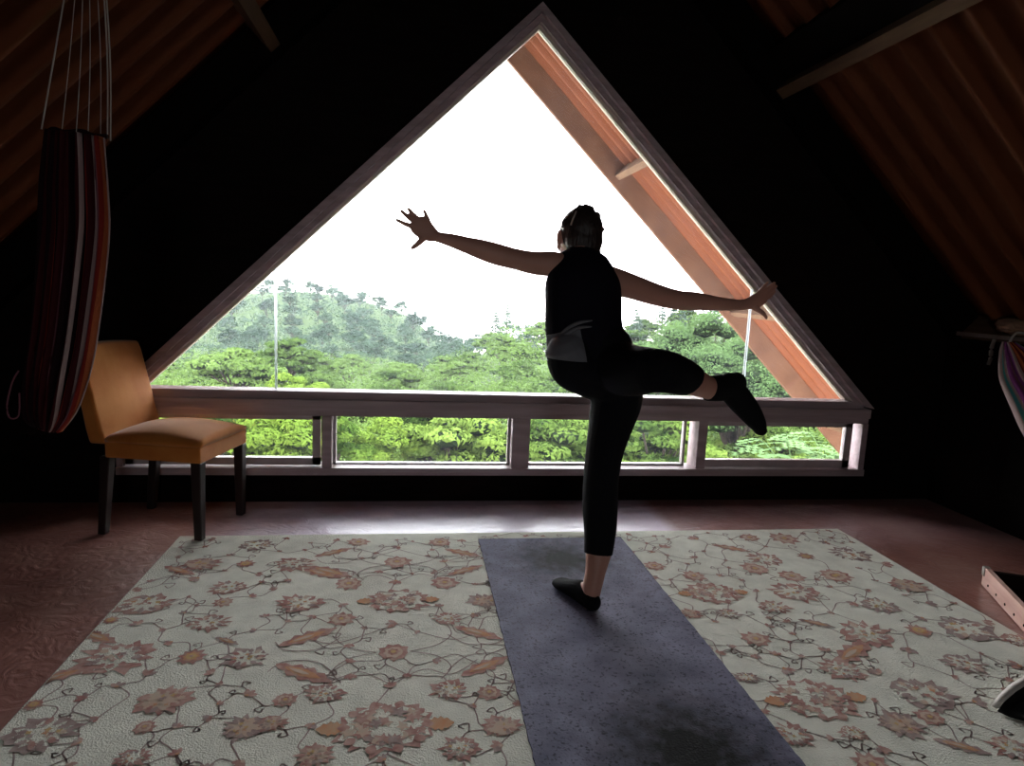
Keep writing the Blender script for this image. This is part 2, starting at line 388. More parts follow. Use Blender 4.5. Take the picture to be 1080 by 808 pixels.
# ------------------------------------------------------------------ the low row of windows
W2 = empty('window_2', (XC, D, .15)); st(W2)
z0, z1 = .147, .478
bm = bmesh.new(); box(bm, XC-HW, XC+HW, D-.035, D+.10, z0, .185, .003); wpart('bottom_rail', bm, 'frame', W2)
bm = bmesh.new(); box(bm, XC-HW, XC+HW, D-.02, D+.10, .447, z1, .003); wpart('top_rail', bm, 'frame', W2)
for (a, b) in ((XC-HW, XC-HW+.03), (-.44, -.39), (.521, .612), (1.540, 1.592), (XC+HW-.035, XC+HW)):
    bm = bmesh.new(); box(bm, a, b, D-.025, D+.10, .184, .448, .003); wpart('post', bm, 'frame', W2)
def sash(n, a, b, za, zb, wdt, y, m='sash'):
    o = empty('window_%d' % n, ((a+b)/2, D, za)); st(o)
    bm = bmesh.new()
    box(bm, a, b, y, y+.03, za, za+wdt); box(bm, a, b, y, y+.03, zb-wdt*.6, zb)
    box(bm, a, a+wdt, y, y+.03, za, zb); box(bm, b-wdt, b, y, y+.03, za, zb)
    wpart('sash_frame', bm, m, o)
    bm = bmesh.new(); box(bm, a+wdt*.8, b-wdt*.8, y+.012, y+.017, za+wdt*.8, zb-wdt*.5); wpart('glass_pane', bm, 'glass_low', o)
sash(3, -1.368, -.45, .190, .446, .038, D+.005)
sash(4, -.389, .520, .180, .449, .012, D+.045)
sash(5, .613, 1.50, .180, .449, .014, D+.045)
sash(6, 1.555, 2.47, .188, .446, .042, D+.002)

# window added in the rear wall as fill light, unseen behind the camera
W7 = empty('window_7', (.2, YB-.05, 1.15)); st(W7)
bm = bmesh.new(); box(bm, WX0, WX1, YB-.09, YB+.02, WZ0, WZ0+.05); box(bm, WX0, WX1, YB-.09, YB+.02, WZ1-.05, WZ1)
box(bm, WX0, WX0+.05, YB-.09, YB+.02, WZ0, WZ1); box(bm, WX1-.05, WX1, YB-.09, YB+.02, WZ0, WZ1); box(bm, .18, .22, YB-.08, YB+.01, WZ0, WZ1)
wpart('window_frame', bm, 'frame', W7)
bm = bmesh.new(); box(bm, WX0+.04, WX1-.04, YB-.04, YB-.035, WZ0+.04, WZ1-.04); wpart('glass_pane', bm, 'glass_low', W7)

# ================================================================== rug
RUG = [('med',-0.031,2.255,0.103),('ros',-0.038,1.919,0.048),('med',-0.046,1.573,0.123),('bud',-0.04,1.745,0.027),('bud',-0.043,2.09,0.037),('leaf',-0.307,2.024,0.076,-1),('leaf',-0.291,1.828,0.079,1),('leaf',0.226,2.018,0.068,1),('leaf',0.231,1.823,0.07,-1),('clu',-0.217,1.724,0.053),('clu',0.122,1.715,0.055),('ros',-0.315,1.703,0.032),('ros',0.231,1.694,0.034),('ros',-0.214,2.132,0.046),('clu',0.136,2.117,0.048),('bud',-0.309,2.157,0.025),('bud',0.227,2.137,0.029),('clu',-0.367,2.253,0.08),('clu',0.274,2.238,0.061),('ros',-0.215,2.399,0.052),('ros',0.138,2.389,0.053),('bud',-0.045,2.407,0.035),('leaf',-0.3,2.51,0.082,1),('leaf',0.221,2.494,0.067,-1),('clu',-0.208,1.481,0.048),('clu',0.135,1.477,0.05),('clu',0.247,1.548,0.049),('bud',0.23,1.476,0.03),('clu',-0.334,1.608,0.04),('bud',-0.048,1.454,0.022),('clu',-0.83,1.949,0.103),('gold',-0.622,1.934,0.052),('clu',-0.464,1.918,0.068),('clu',-0.63,1.724,0.07),('clu',-0.864,1.613,0.079),('clu',-0.395,1.595,0.057),('clu',-0.875,2.275,0.092),('gold',-0.939,2.17,0.032),('clu',-0.631,2.133,0.065),('bud',-0.71,2.018,0.025),('bud',-0.713,1.854,0.031),('bud',-0.542,1.846,0.026),('leaf',-0.948,1.858,0.065,-1),('clu',-0.637,2.39,0.066),('ros',-0.633,1.618,0.027),('bud',-0.77,1.801,0.027),('bud',-0.416,1.735,0.03),('bud',-0.833,1.752,0.029),('bud',-0.764,1.661,0.02),('bud',-0.491,1.643,0.023),('bud',-0.764,1.574,0.022),('gold',-0.942,1.732,0.03),('bud',-0.848,2.141,0.032),('leaf',-0.546,2.018,0.037,1),('leaf',-0.931,2.066,0.061,1),('bud',-0.947,2.384,0.032),('bud',-0.77,2.467,0.037),('leaf',-0.854,2.544,0.062,1),('clu',-0.619,1.507,0.038),('clu',-0.626,2.784,0.073),('gold',-0.626,2.594,0.046),('clu',-0.793,2.602,0.07),('clu',-0.443,2.586,0.076),('ros',-0.043,2.587,0.056),('ros',-0.213,2.801,0.048),('ros',0.136,2.788,0.049),('leaf',-0.307,2.693,0.065,-1),('leaf',-0.326,2.494,0.071,1),('leaf',0.222,2.672,0.068,1),('bud',-0.704,2.68,0.026),('ros',-0.625,2.275,0.035),('bud',-0.818,2.853,0.031),('bud',-0.302,2.825,0.028),('bud',0.232,2.807,0.029),('bud',-0.046,2.743,0.036),('clu',1.472,2.24,0.095),('ros',1.726,2.37,0.061),('clu',1.982,2.27,0.077),('clu',1.738,2.118,0.071),('leaf',1.41,2.005,0.048,1),('clu',1.545,1.926,0.093),('gold',1.751,1.932,0.055),('clu',1.936,1.933,0.099),('leaf',1.419,1.817,0.092,-1),('ros',1.14,1.917,0.048),('clu',1.319,1.724,0.066),('bud',1.417,1.702,0.036),('med',1.147,1.592,0.111),('clu',1.481,1.592,0.092),('clu',1.313,1.468,0.063),('ros',1.42,1.49,0.038),('leaf',1.411,1.374,0.051,1),('clu',1.54,1.356,0.056),('clu',1.741,1.729,0.07),('bud',1.621,1.82,0.039),('clu',2.053,1.85,0.052),('bud',1.828,2.013,0.032),('clu',1.159,1.446,0.036),('bud',1.087,1.819,0.025),('bud',1.142,1.737,0.036),('clu',0.994,1.453,0.055),('clu',1.001,1.708,0.035),('bud',1.909,1.707,0.038),('clu',1.322,2.127,0.061),('ros',1.543,2.379,0.053),('med',1.145,2.25,0.1),('clu',1.128,2.09,0.045),('ros',1.424,2.457,0.058),('clu',0.993,2.098,0.041),('ros',1.133,2.399,0.047),('leaf',1.423,2.677,0.066,1),('ros',1.743,2.778,0.07),('gold',1.725,2.571,0.048),('clu',1.947,2.582,0.09),('ros',1.744,2.378,0.058),('clu',1.521,2.549,0.077),('bud',1.308,2.793,0.046),('bud',2.035,2.477,0.048),('bud',1.121,2.699,0.039),('ros',1.005,2.504,0.044),('bud',1.917,2.726,0.038),('ros',1.576,2.795,0.047),('bud',2.052,1.972,0.036),('bud',1.949,2.12,0.038),('bud',1.648,2.138,0.034),('bud',1.334,1.834,0.029),('bud',1.069,1.607,0.028),('bud',1.195,1.382,0.03),('bud',1.614,1.542,0.037)]

rgrug = random.Random(7)
M['pile'] = mat('cream_wool_pile', (.64,.63,.55), .95, .05, col2=(.76,.75,.66), scale=14, bump=.45, bscale=200, contrast=(.3,.7))
M['rose'] = mat('dusty_rose_wool', (.36,.18,.16), .95, .05, col2=(.50,.34,.29), scale=45)
M['peach'] = mat('peach_wool', (.58,.42,.33), .95, .05, col2=(.52,.42,.34), scale=45)
M['orange'] = mat('orange_wool', (.55,.27,.15), .95, .05, col2=(.52,.34,.22), scale=45)
M['mauve'] = mat('mauve_brown_wool', (.30,.21,.20), .95, .05, col2=(.42,.33,.30), scale=45)
M['gold'] = mat('gold_wool', (.55,.38,.18), .95, .05)
RM = ['pile', 'rose', 'peach', 'orange', 'mauve', 'gold']
RX0, RX1, RY0, RY1, RT = -.966, 2.099, .35, 2.90, .011
bm = bmesh.new()
box(bm, RX0, RX1, RY0, RY1, .0005, RT, .003)
seq = [0]
def inb(x, y): return RX0+.012 < x < RX1-.012 and RY0+.012 < y < RY1-.008
def poly(pts, mi, lvl):
    pts = [(min(max(x, RX0+.006), RX1-.006), min(max(y, RY0+.006), RY1-.006)) for x, y in pts]
    seq[0] += 1; z = RT+.0006*lvl+.000012*(seq[0]%45)
    vs = [bm.verts.new((x, y, z)) for x, y in pts]
    cx = sum(p[0] for p in pts)/len(pts); cy = sum(p[1] for p in pts)/len(pts); c = bm.verts.new((cx, cy, z))
    n = len(vs)
    for i in range(n):
        f = bm.faces.new((c, vs[i], vs[(i+1)%n])); f.material_index = mi
        if f.normal.z < 0: pass
def star(cx, cy, ro, ri, n, mi, lvl, rot=0, sy=1.0, jit=.12):
    pts = []
    for i in range(2*n):
        r = (ro if i%2 == 0 else ri)*(1+rgrug.uniform(-jit, jit)); a = rot+PI*i/n
        pts.append((cx+math.cos(a)*r, cy+math.sin(a)*r*sy))
    poly(pts, mi, lvl)
def petal(cx, cy, a, l, w, mi, lvl, ser=0):
    pts = []
    N = 9
    for i in range(N+1):
        t = i/N; ww = w*math.sin(PI*min(1, t*.96+.02))**.8*(1+(ser if i%2 else -ser))
        pts.append((t*l, ww))
    for i in range(N, -1, -1):
        t = i/N; ww = w*math.sin(PI*min(1, t*.96+.02))**.8*(1+(ser if i%2 else -ser))
        pts.append((t*l, -ww))
    ca, sa = math.cos(a), math.sin(a)
    poly([(cx+x*ca-y*sa, cy+x*sa+y*ca) for x, y in pts], mi, lvl)
def vine(P, wd, mi=4, lvl=1):
    Q = catmull(P, 7)
    for i in range(len(Q)-1):
        a = Vector(Q[i][:2]); b = Vector(Q[i+1][:2])
        if not (inb(*a) and inb(*b)): continue
        d = (b-a)
        if d.length < 1e-5: continue
        n = Vector((-d.y, d.x)).normalized()*wd*.36; e = d.normalized()*wd*.25; z = RT+.0006*lvl
        f = bm.faces.new([bm.verts.new((p.x, p.y, z)) for p in (a-n-e, b-n+e, b+n+e, a+n-e)]); f.material_index = mi
def motif(t, x, y, r, d=1):
    if not inb(x, y): return
    R_ = rgrug
    if t == 'ros':
        star(x, y, r*1.05, r*.78, 9, 1, 2, R_.random()); star(x, y, r*.68, r*.55, 8, 2, 3, R_.random()); star(x, y, r*.42, r*.3, 7, 1, 4); star(x, y, r*.2, r*.16, 6, 5, 5)
    elif t == 'gold':
        star(x, y, r*1.05, r*.75, 9, 1, 2, R_.random()); star(x, y, r*.62, r*.5, 8, 3, 3); star(x, y, r*.42, r*.34, 7, 5, 4); star(x, y, r*.2, r*.1, 5, 1, 5)
    elif t == 'med':
        star(x, y, r*1.12, r*.86, 14, 1, 2, 0, .8); star(x, y, r*.92, r*.8, 14, 0, 3, 0, .8)
        for i in range(34):
            a = R_.random()*2*PI; q = math.sqrt(R_.random())*r*.78
            star(x+math.cos(a)*q, y+math.sin(a)*q*.8, r*R_.uniform(.13,.22), r*.08, 5, R_.choice((1,1,4,2,1,2)), 4+i%2, R_.random()*6, 1, .3)
        for s in (-1, 1): petal(x+s*r*.8, y, 0 if s > 0 else PI, r*.6, r*.2, 3, 3, .2)
        for i in range(10):
            a = 2*PI*i/10; petal(x+math.cos(a)*r*.72, y+math.sin(a)*r*.6, a, r*.26, r*.11, 1, 4)
    elif t == 'clu':
        ph = R_.random()*6; c1 = R_.choice((1,1,4))
        star(x, y, r*1.05, r*.80, 13, c1, 2, ph, .85, .2); star(x, y, r*.80, r*.62, 13, R_.choice((0,2,0)), 3, ph+.1, .85, .15)
        for i in range(11):
            a = ph+2*PI*i/11; petal(x+math.cos(a)*r*.42, y+math.sin(a)*r*.38, a+R_.uniform(-.6,.6), r*R_.uniform(.25,.42), r*.11, R_.choice((1,4,2,c1)), 4, .25)
        for i in range(9):
            a = R_.random()*2*PI; q = r*R_.uniform(.1,.5); star(x+math.cos(a)*q, y+math.sin(a)*q*.85, r*.13, r*.06, 4, R_.choice((1,4,3,2,5)), 5, R_.random()*6, 1, .3)
    elif t == 'leaf':
        a = -.55*d if d else 0
        petal(x-math.cos(a)*r*1.2, y-math.sin(a)*r*1.2, a, r*2.5, r*.36, 4 if r < .06 else 1, 2, .28)
        petal(x-math.cos(a)*r*.8, y-math.sin(a)*r*.8, a, r*1.6, r*.20, 3, 3, .1)
        petal(x-math.cos(a)*r*.6, y-math.sin(a)*r*.6, a, r*.9, r*.09, 2, 4, 0)
    else:
        ph = R_.uniform(0, 6)
        for i in range(3): petal(x-math.cos(ph)*r*.3, y-math.sin(ph)*r*.3, ph+(i-1)*.75, r*1.25, r*.34, R_.choice((1,1,4)), 2, .15)
        star(x-math.cos(ph)*r*.25, y-math.sin(ph)*r*.25, r*.3, r*.2, 5, R_.choice((3,1,2)), 3)
allm = list(RUG)
# the same garden goes on towards the near end of the rug
for yy, row in ((1.33, ('clu','bud','ros','clu','leaf','clu','bud','clu','ros','bud','clu','leaf')), (1.15, ('ros','clu','bud','med','bud','clu','leaf','ros','clu','bud','med','clu')),
                (.95, ('clu','leaf','ros','bud','clu','bud','ros','clu','bud','leaf','ros','clu')), (.72, ('bud','clu','ros','leaf','clu','med','bud','clu','leaf','clu','ros','bud')), (.5, ('ros','clu','bud','clu','ros','bud','leaf','clu','bud','ros','clu','bud'))):
    for i, t in enumerate(row):
        x = RX0+.13+i*(RX1-RX0-.2)/11.5+rgrug.uniform(-.03,.03); r = {'clu':.065,'ros':.045,'med':.1,'leaf':.07,'bud':.03}[t]
        if any(math.hypot(x-q[1], yy-q[2]) < (r+q[3])*.9 for q in allm): continue
        allm.append((t, x, yy, r, 1))
# fill the gaps with small buds
for i in range(2500):
    x = rgrug.uniform(RX0+.04, RX1-.04); y = rgrug.uniform(RY0+.04, RY1-.03); r = rgrug.uniform(.016,.028)
    if .33 < x < .93 and y < 2.78: continue
    if all(math.hypot(x-q[1], y-q[2]) > (r+q[3])*1.08+.012 for q in allm): allm.append(('bud', x, y, r))
for q in allm: motif(q[0], q[1], q[2], q[3]*(1.0 if q[0] in ('clu','leaf','med','ros') else .78), q[4] if len(q) > 4 else 1)
# curling vines between neighbouring flowers
done = set()
for i, a in enumerate(allm):
    nb = sorted(range(len(allm)), key=lambda j: math.hypot(allm[j][1]-a[1], allm[j][2]-a[2]))[1:4]
    for j in nb:
        if (j, i) in done or (i, j) in done: continue
        b = allm[j]; dx, dy = b[1]-a[1], b[2]-a[2]; L = math.hypot(dx, dy)
        if L > .30 or L < .05 or (len(done)%3 == 2 and L > .12) : 
            done.add((i, j)); continue
        done.add((i, j)); nx, ny = -dy/L, dx/L; c = rgrug.choice((-1, 1))*L*rgrug.uniform(.18, .34)
        vine([(a[1], a[2]), (a[1]+dx*.33+nx*c, a[2]+dy*.33+ny*c), (a[1]+dx*.68+nx*c*.5, a[2]+dy*.68+ny*c*.5), (b[1], b[2])], .0052)
        if rgrug.random() < .55:
            px, py = a[1]+dx*.4+nx*c, a[2]+dy*.4+ny*c; s = 1 if c > 0 else -1; q = L*.28
            vine([(px, py), (px+nx*s*q*.7+dx/L*q*.5, py+ny*s*q*.7+dy/L*q*.5), (px+nx*s*q*.9-dx/L*q*.2, py+ny*s*q*.9-dy/L*q*.2), (px+nx*s*q*.45-dx/L*q*.1, py+ny*s*q*.45-dy/L*q*.1)], .0055)
# mirrored scrolls about the flower column left of the mat
for yc, sc in ((1.92, 1.0), (2.56, .9), (1.30, 1.0)):
    for s in (-1, 1):
        X = -.038
        for P in ([(0,.17),(.10,.10),(.19,.06),(.27,.10)], [(0,-.17),(.09,-.10),(.17,-.13),(.25,-.06)], [(.05,0),(.13,.03),(.18,.09),(.17,.16)], [(.05,0),(.13,-.03),(.17,-.09),(.14,-.15)], [(.17,.09),(.23,.03),(.32,.03),(.36,.08)], [(.16,-.11),(.22,-.04),(.31,-.03),(.35,-.08)]):
            vine([(X+s*x*sc, yc+y*sc) for x, y in P], .005, 4, 2)
for f in bm.faces:
    if f.calc_center_median().z > RT+.0003 and f.normal.z < 0: f.normal_flip()
me = bpy.data.meshes.new('floral_rug'); bm.normal_update()
for f in bm.faces:
    if f.calc_center_median().z > RT+.0003 and f.normal.z < 0: f.normal_flip()
bm.to_mesh(me); bm.free()
o = link('floral_rug', me, RM); tag(o, 'large cream rug with rose and orange flowers and vines on the red floor', 'rug')

# ================================================================== yoga mat
MX, MY = .306, 2.804
rg = random.Random(3); bm = bmesh.new()
pts = []
L = 1.83; W = .65
for i in range(90): pts.append((rg.uniform(-.0015,.0015), -L*i/90))
for i in range(20): pts.append((W*i/20, -L+rg.uniform(-.001,.001)))
for i in range(90): pts.append((W+rg.uniform(-.0015,.0015), -L+L*i/90))
for i in range(20): pts.append((W-W*i/20, rg.uniform(-.001,.001)))
a = [bm.verts.new((x, y, 0)) for x, y in pts]; b = [bm.verts.new((x, y, .005)) for x, y in pts]
bm.faces.new(a[::-1]); bm.faces.new(b); n = len(a)
for i in range(n): bm.faces.new((a[i], a[(i+1)%n], b[(i+1)%n], b[i]))
o = obj('yoga_mat', bm, 'yoga', loc=(MX, MY, .0145)); tag(o, 'slate violet speckled yoga mat unrolled on the flowered rug', 'yoga mat')
MAT_TOP = .0195

# ================================================================== chair
ch = empty('dining_chair', (-1.03, 3.075, 0), (0, 0, math.atan2(-.10, .41)))
tag(ch, 'tan orange upholstered chair with dark legs beside the low windows', 'chair')
# local frame: +x forward, +y towards the window wall; seat 0.47 deep, 0.44 wide
def seat_shape():
    bm = bmesh.new(); nx, ny = 18, 16; V = {}
    for i in range(nx+1):
        for j in range(ny+1):
            u = i/nx; v = j/ny; x = -.19+.42*u; y = -.195+.39*v
            e = min(u, 1-u)*2; g = min(v, 1-v)*2
            z = .425+.055*(max(0, math.sin(PI*min(1, u*.9+.05)))**.6)*(max(0, math.sin(PI*v))**.45)
            V[i, j] = bm.verts.new((x, y, z))
    for i in range(nx):
        for j in range(ny): bm.faces.new((V[i,j], V[i+1,j], V[i+1,j+1], V[i,j+1]))
    B = {}
    rim = [(i, 0) for i in range(nx)]+[(nx, j) for j in range(ny)]+[(i, ny) for i in range(nx, 0, -1)]+[(0, j) for j in range(ny, 0, -1)]
    low = [bm.verts.new((V[k].co.x*.995, V[k].co.y*.995, .412)) for k in rim]
    for i in range(len(rim)): bm.faces.new((V[rim[i]], low[i], low[(i+1)%len(rim)], V[rim[(i+1)%len(rim)]]))
    bm.faces.new(low[::-1]); return bm
obj('seat_cushion', seat_shape(), 'chair_fabric', ch, smooth=True)
bm = bmesh.new(); box(bm, -.19, .228, -.197, .197, .345, .413, .008); obj('seat_apron', bm, 'chair_fabric', ch)
def back_shape():
    bm = bmesh.new(); prof = [(-.185,.40),(-.205,.46),(-.225,.55),(-.25,.66),(-.275,.76),(-.29,.80)]
    nw = 10; grid = []
    for side in (0, 1):
        rows = []
        for k, (x, z) in enumerate(prof):
            t = .075-.022*k/5; row = []
            for j in range(nw+1):
                v = j/nw; y = -.195+.39*v; bul = .012*math.sin(PI*v)*(math.sin(PI*min(1,k/5*.9+.1))**.5 if side == 0 else .2)
                row.append(bm.verts.new((x+bul if side == 0 else x-t, y, z+(0 if k < 5 else .012*math.sin(PI*v)))))
            rows.append(row)
        grid.append(rows)
    for side in (0, 1):
        for k in range(5):
            for j in range(nw): bm.faces.new((grid[side][k][j], grid[side][k][j+1], grid[side][k+1][j+1], grid[side][k+1][j]))
    for k in range(5):
        for j in (0, nw): bm.faces.new((grid[0][k][j], grid[0][k+1][j], grid[1][k+1][j], grid[1][k][j]))
    for k in (0, 5):
        for j in range(nw): bm.faces.new((grid[0][k][j], grid[0][k][j+1], grid[1][k][j+1], grid[1][k][j]))
    return bm
o = obj('backrest', back_shape(), 'chair_fabric', ch); bv = o.modifiers.new('b', 'BEVEL'); bv.width = .012; bv.segments = 3; bv.limit_method = 'ANGLE'; bv.angle_limit = .7
for (lx, ly, tx) in ((.205, -.175, .205), (.205, .175, .205), (-.235, -.165, -.20), (-.235, .165, -.20)):
    bm = bmesh.new(); r = bmesh.ops.create_cube(bm, size=1)['verts']
    for v in r:
        top = v.co.z > 0; hw = .022 if top else .0165
        v.co = Vector(((tx if top else lx)+v.co.x*2*hw, (ly)+v.co.y*2*hw, .346 if top else 0.0))
    bmesh.ops.bevel(bm, geom=bm.edges[:], offset=.003, segments=1, affect='EDGES'); obj('leg', bm, 'chair_wood', ch)

# ================================================================== person
PJ = {
'stand_leg': [(0.6694,2.24,0.9144,0.088,0.1),(0.6873,2.235,0.829,0.092,0.1),(0.7078,2.23,0.7565,0.086,0.09),(0.6917,2.215,0.6748,0.073,0.08),(0.6699,2.2,0.5765,0.06,0.066),(0.6674,2.215,0.4696,0.056,0.062),(0.6737,2.225,0.3617,0.057,0.06),(0.6763,2.215,0.2771,0.052,0.052),(0.6689,2.195,0.1966,0.045,0.045),(0.655,2.17,0.144,0.036,0.037),(0.642,2.15,0.1006,0.034,0.036),(0.6338,2.145,0.0468,0.03,0.034)],
'raise_leg': [(0.6798,2.22,0.874,0.085,0.09),(0.7086,2.1,0.8706,0.08,0.08),(0.7293,1.98,0.8869,0.068,0.066),(0.7562,1.93,0.8912,0.06,0.058),(0.8233,1.98,0.8742,0.056,0.056),(0.907,2.06,0.8464,0.048,0.048),(0.987,2.13,0.8184,0.04,0.04),(1.0551,2.17,0.8036,0.038,0.038)],
'torso': [(0.6324,2.25,0.8457,0.1,0.085),(0.611,2.26,0.9039,0.136,0.1),(0.5926,2.27,0.9688,0.128,0.096),(0.5865,2.28,1.0274,0.126,0.09),(0.588,2.3,1.0861,0.127,0.09),(0.5907,2.33,1.1387,0.126,0.09),(0.5924,2.36,1.1789,0.112,0.078),(0.5911,2.38,1.2262,0.075,0.06),(0.5906,2.4,1.2605,0.048,0.05),(0.5959,2.43,1.2961,0.045,0.048)],
'arm_left': [(0.5566,2.36,1.1973,0.04,0.045),(0.4869,2.36,1.2106,0.045,0.045),(0.422,2.36,1.2108,0.041,0.04),(0.3553,2.37,1.2211,0.037,0.037),(0.2851,2.38,1.2361,0.038,0.036),(0.2309,2.38,1.2497,0.035,0.033),(0.1805,2.38,1.2618,0.029,0.028),(0.1206,2.38,1.2765,0.023,0.022),(0.0744,2.38,1.2854,0.018,0.018),(0.0546,2.38,1.2924,0.02,0.014)],
'arm_right': [(0.6482,2.36,1.1814,0.045,0.045),(0.7129,2.36,1.1607,0.049,0.046),(0.778,2.36,1.1449,0.045,0.042),(0.8807,2.37,1.1183,0.04,0.038),(0.9701,2.38,1.1026,0.036,0.034),(1.0412,2.39,1.1017,0.034,0.031),(1.1289,2.4,1.096,0.027,0.025),(1.2179,2.41,1.0939,0.021,0.019),(1.2662,2.415,1.0992,0.021,0.016)],
'buttock': [(0.5226,2.2,0.9014,0.072,0.07),(0.5471,2.21,0.8619,0.075,0.07),(0.6224,2.21,0.831,0.07,0.07)],
'palmL': [(0.0711,2.38,1.2868,0.02,0.013),(0.048,2.38,1.2968,0.031,0.013),(0.0265,2.38,1.3101,0.036,0.012),(0.01,2.38,1.322,0.036,0.009)],
'fL0': [(0.0289,2.38,1.2797,0.013,0.011),(0.0163,2.38,1.2646,0.0105,0.01),(0.0035,2.375,1.2524,0.009,0.009),(-0.0098,2.37,1.2425,0.007,0.007)],
'fL1': [(0.0185,2.38,1.3048,0.012,0.01),(-0.0075,2.38,1.3136,0.0095,0.009),(-0.0368,2.384,1.3235,0.0082,0.008),(-0.0653,2.384,1.3356,0.006,0.006)],
'fL2': [(0.0183,2.38,1.3144,0.012,0.01),(-0.0048,2.38,1.3329,0.0095,0.009),(-0.0277,2.384,1.3482,0.0082,0.008),(-0.0492,2.384,1.3663,0.006,0.006)],
'fL3': [(0.0246,2.38,1.3212,0.012,0.01),(0.0063,2.38,1.3418,0.0092,0.009),(-0.0102,2.384,1.3588,0.008,0.008),(-0.0256,2.382,1.3742,0.006,0.006)],
'fL4': [(0.0442,2.38,1.3159,0.011,0.01),(0.0437,2.38,1.3366,0.0085,0.008),(0.0362,2.383,1.354,0.0075,0.007),(0.0286,2.382,1.371,0.0055,0.0055)],
'palmR': [(1.2547,2.415,1.0987,0.021,0.015),(1.2809,2.415,1.107,0.026,0.014),(1.3053,2.419,1.1168,0.03,0.013),(1.3258,2.427,1.1301,0.029,0.011)],
'fR0': [(1.2887,2.411,1.0858,0.013,0.012),(1.307,2.407,1.0758,0.0105,0.01),(1.3235,2.403,1.064,0.009,0.009),(1.3347,2.401,1.05,0.007,0.007)],
'fR1': [(1.3199,2.423,1.1101,0.0095,0.009),(1.3496,2.437,1.1236,0.0085,0.009),(1.3749,2.453,1.1371,0.0078,0.008),(1.395,2.467,1.1524,0.006,0.006)],
'fR2': [(1.3186,2.423,1.1227,0.0095,0.009),(1.3479,2.437,1.1399,0.0085,0.009),(1.3767,2.453,1.1573,0.0078,0.008),(1.4,2.467,1.1728,0.006,0.006)],
'fR3': [(1.3136,2.423,1.1333,0.0095,0.009),(1.3396,2.435,1.1523,0.0085,0.009),(1.3652,2.449,1.1703,0.0078,0.008),(1.3883,2.461,1.1841,0.006,0.006)],
'fR4': [(1.304,2.421,1.1402,0.009,0.009),(1.3191,2.427,1.157,0.008,0.008),(1.3338,2.435,1.1709,0.007,0.007),(1.349,2.443,1.1838,0.0055,0.0055)],
'footR': [(1.0025,2.14,0.8106,0.039,0.038),(1.072,2.17,0.8107,0.042,0.036),(1.1211,2.18,0.827,0.034,0.032)],
'footR2': [(1.0885,2.17,0.8211,0.04,0.034),(1.1382,2.19,0.775,0.042,0.036),(1.1917,2.2,0.7229,0.036,0.038),(1.2276,2.205,0.6809,0.026,0.036),(1.2418,2.207,0.6597,0.018,0.03)],
'head': [(0.5963,2.44,1.3308)],
'hairtail': [(0.6531,2.4,1.2772),(0.6615,2.4,1.2573),(0.662,2.39,1.2333)],
}

P = empty('person', (.62, 2.20, MAT_TOP))
tag(P, 'person seen from behind in black clothes balancing on one leg, arms spread', 'person')
OR = P.location.copy()
def pp(name, bm, m, **k):
    o = fuse(name, bm, m, P, origin=OR, **k); return o
def foot_stand(bm, g=0):
    hx, hy = .640, 2.118; tx, ty = .566, 2.330; z0 = MAT_TOP
    dx, dy = tx-hx, ty-hy
    def at(t, z, ra, rb): return ((hx+dx*t, hy+dy*t, z0+z), ra+g, rb+g)
    # heel, arch, ball, toes (ring axes: lateral, vertical)
    L = [(at(.02,.034,.028,.031)), (at(.18,.040,.031,.037)), (at(.38,.040,.032,.037)), (at(.60,.030,.038,.027)), (at(.80,.021,.042,.018)), (at(.98,.015,.034,.0125))]
    # build with a vertical minor axis
    Q = catmull([list(j[0])+[j[1], j[2]] for j in L], 5); rings = []
    d = Vector((dx, dy, 0)).normalized(); s = Vector((-d.y, d.x, 0)); seg = 18
    def ring(c, ra, rb): return [bm.verts.new(c+s*math.cos(2*PI*k/seg)*ra+Vector((0,0,1))*math.sin(2*PI*k/seg)*rb) for k in range(seg)]
    for ang in (75, 45): rings.append(ring(Vector(Q[0][:3])-d*.028*math.sin(math.radians(ang)), Q[0][3]*math.cos(math.radians(ang)), Q[0][4]*math.cos(math.radians(ang))))
    for q in Q: rings.append(ring(Vector(q[:3]), q[3], q[4]))
    for ang in (45, 75): rings.append(ring(Vector(Q[-1][:3])+d*.02*math.sin(math.radians(ang)), Q[-1][3]*math.cos(math.radians(ang)), Q[-1][4]*math.cos(math.radians(ang))))
    for i in range(len(rings)-1):
        for k in range(seg): bm.faces.new((rings[i][k], rings[i][(k+1)%seg], rings[i+1][(k+1)%seg], rings[i+1][k]))
    bm.faces.new(rings[0][::-1]); bm.faces.new(rings[-1])
J = lambda n: [(j[:3], j[3], j[4]) for j in PJ[n]]
HC = Vector((.5975, 2.455, 1.3170))
def head_shapes(bm):
    tilt = Euler((-.10, .06, .12))
    mt = tilt.to_matrix()
    def H(x, y, z): return HC+mt @ Vector((x, y, z))
    ball(bm, H(0,0,.012), (.073,.092,.088), tilt)                 # skull
    ball(bm, H(0,.035,-.045), (.056,.058,.062), tilt)             # jaw
    ball(bm, H(0,.075,-.088), (.024,.022,.018), tilt, 2)          # chin
    ball(bm, H(0,.092,-.030), (.012,.022,.016), tilt, 2)          # nose tip
    ball(bm, H(0,.086,-.008), (.009,.014,.026), tilt, 2)          # nose bridge
    ball(bm, H(0,.084,.014), (.050,.016,.012), tilt, 2)           # brow
    ball(bm, H(0,.086,-.056), (.024,.014,.006), tilt, 2)          # upper lip
    ball(bm, H(0,.084,-.066), (.021,.014,.007), tilt, 2)          # lower lip
    for s in (-1, 1):
        ball(bm, H(s*.040,.066,-.030), (.022,.020,.022), tilt, 2) # cheek
        ball(bm, H(s*.030,.078,.000), (.013,.010,.009), tilt, 2)  # eyelid
        ball(bm, H(s*.077,.000,-.012), (.010,.020,.032), tilt, 2) # ear
bm = bmesh.new()
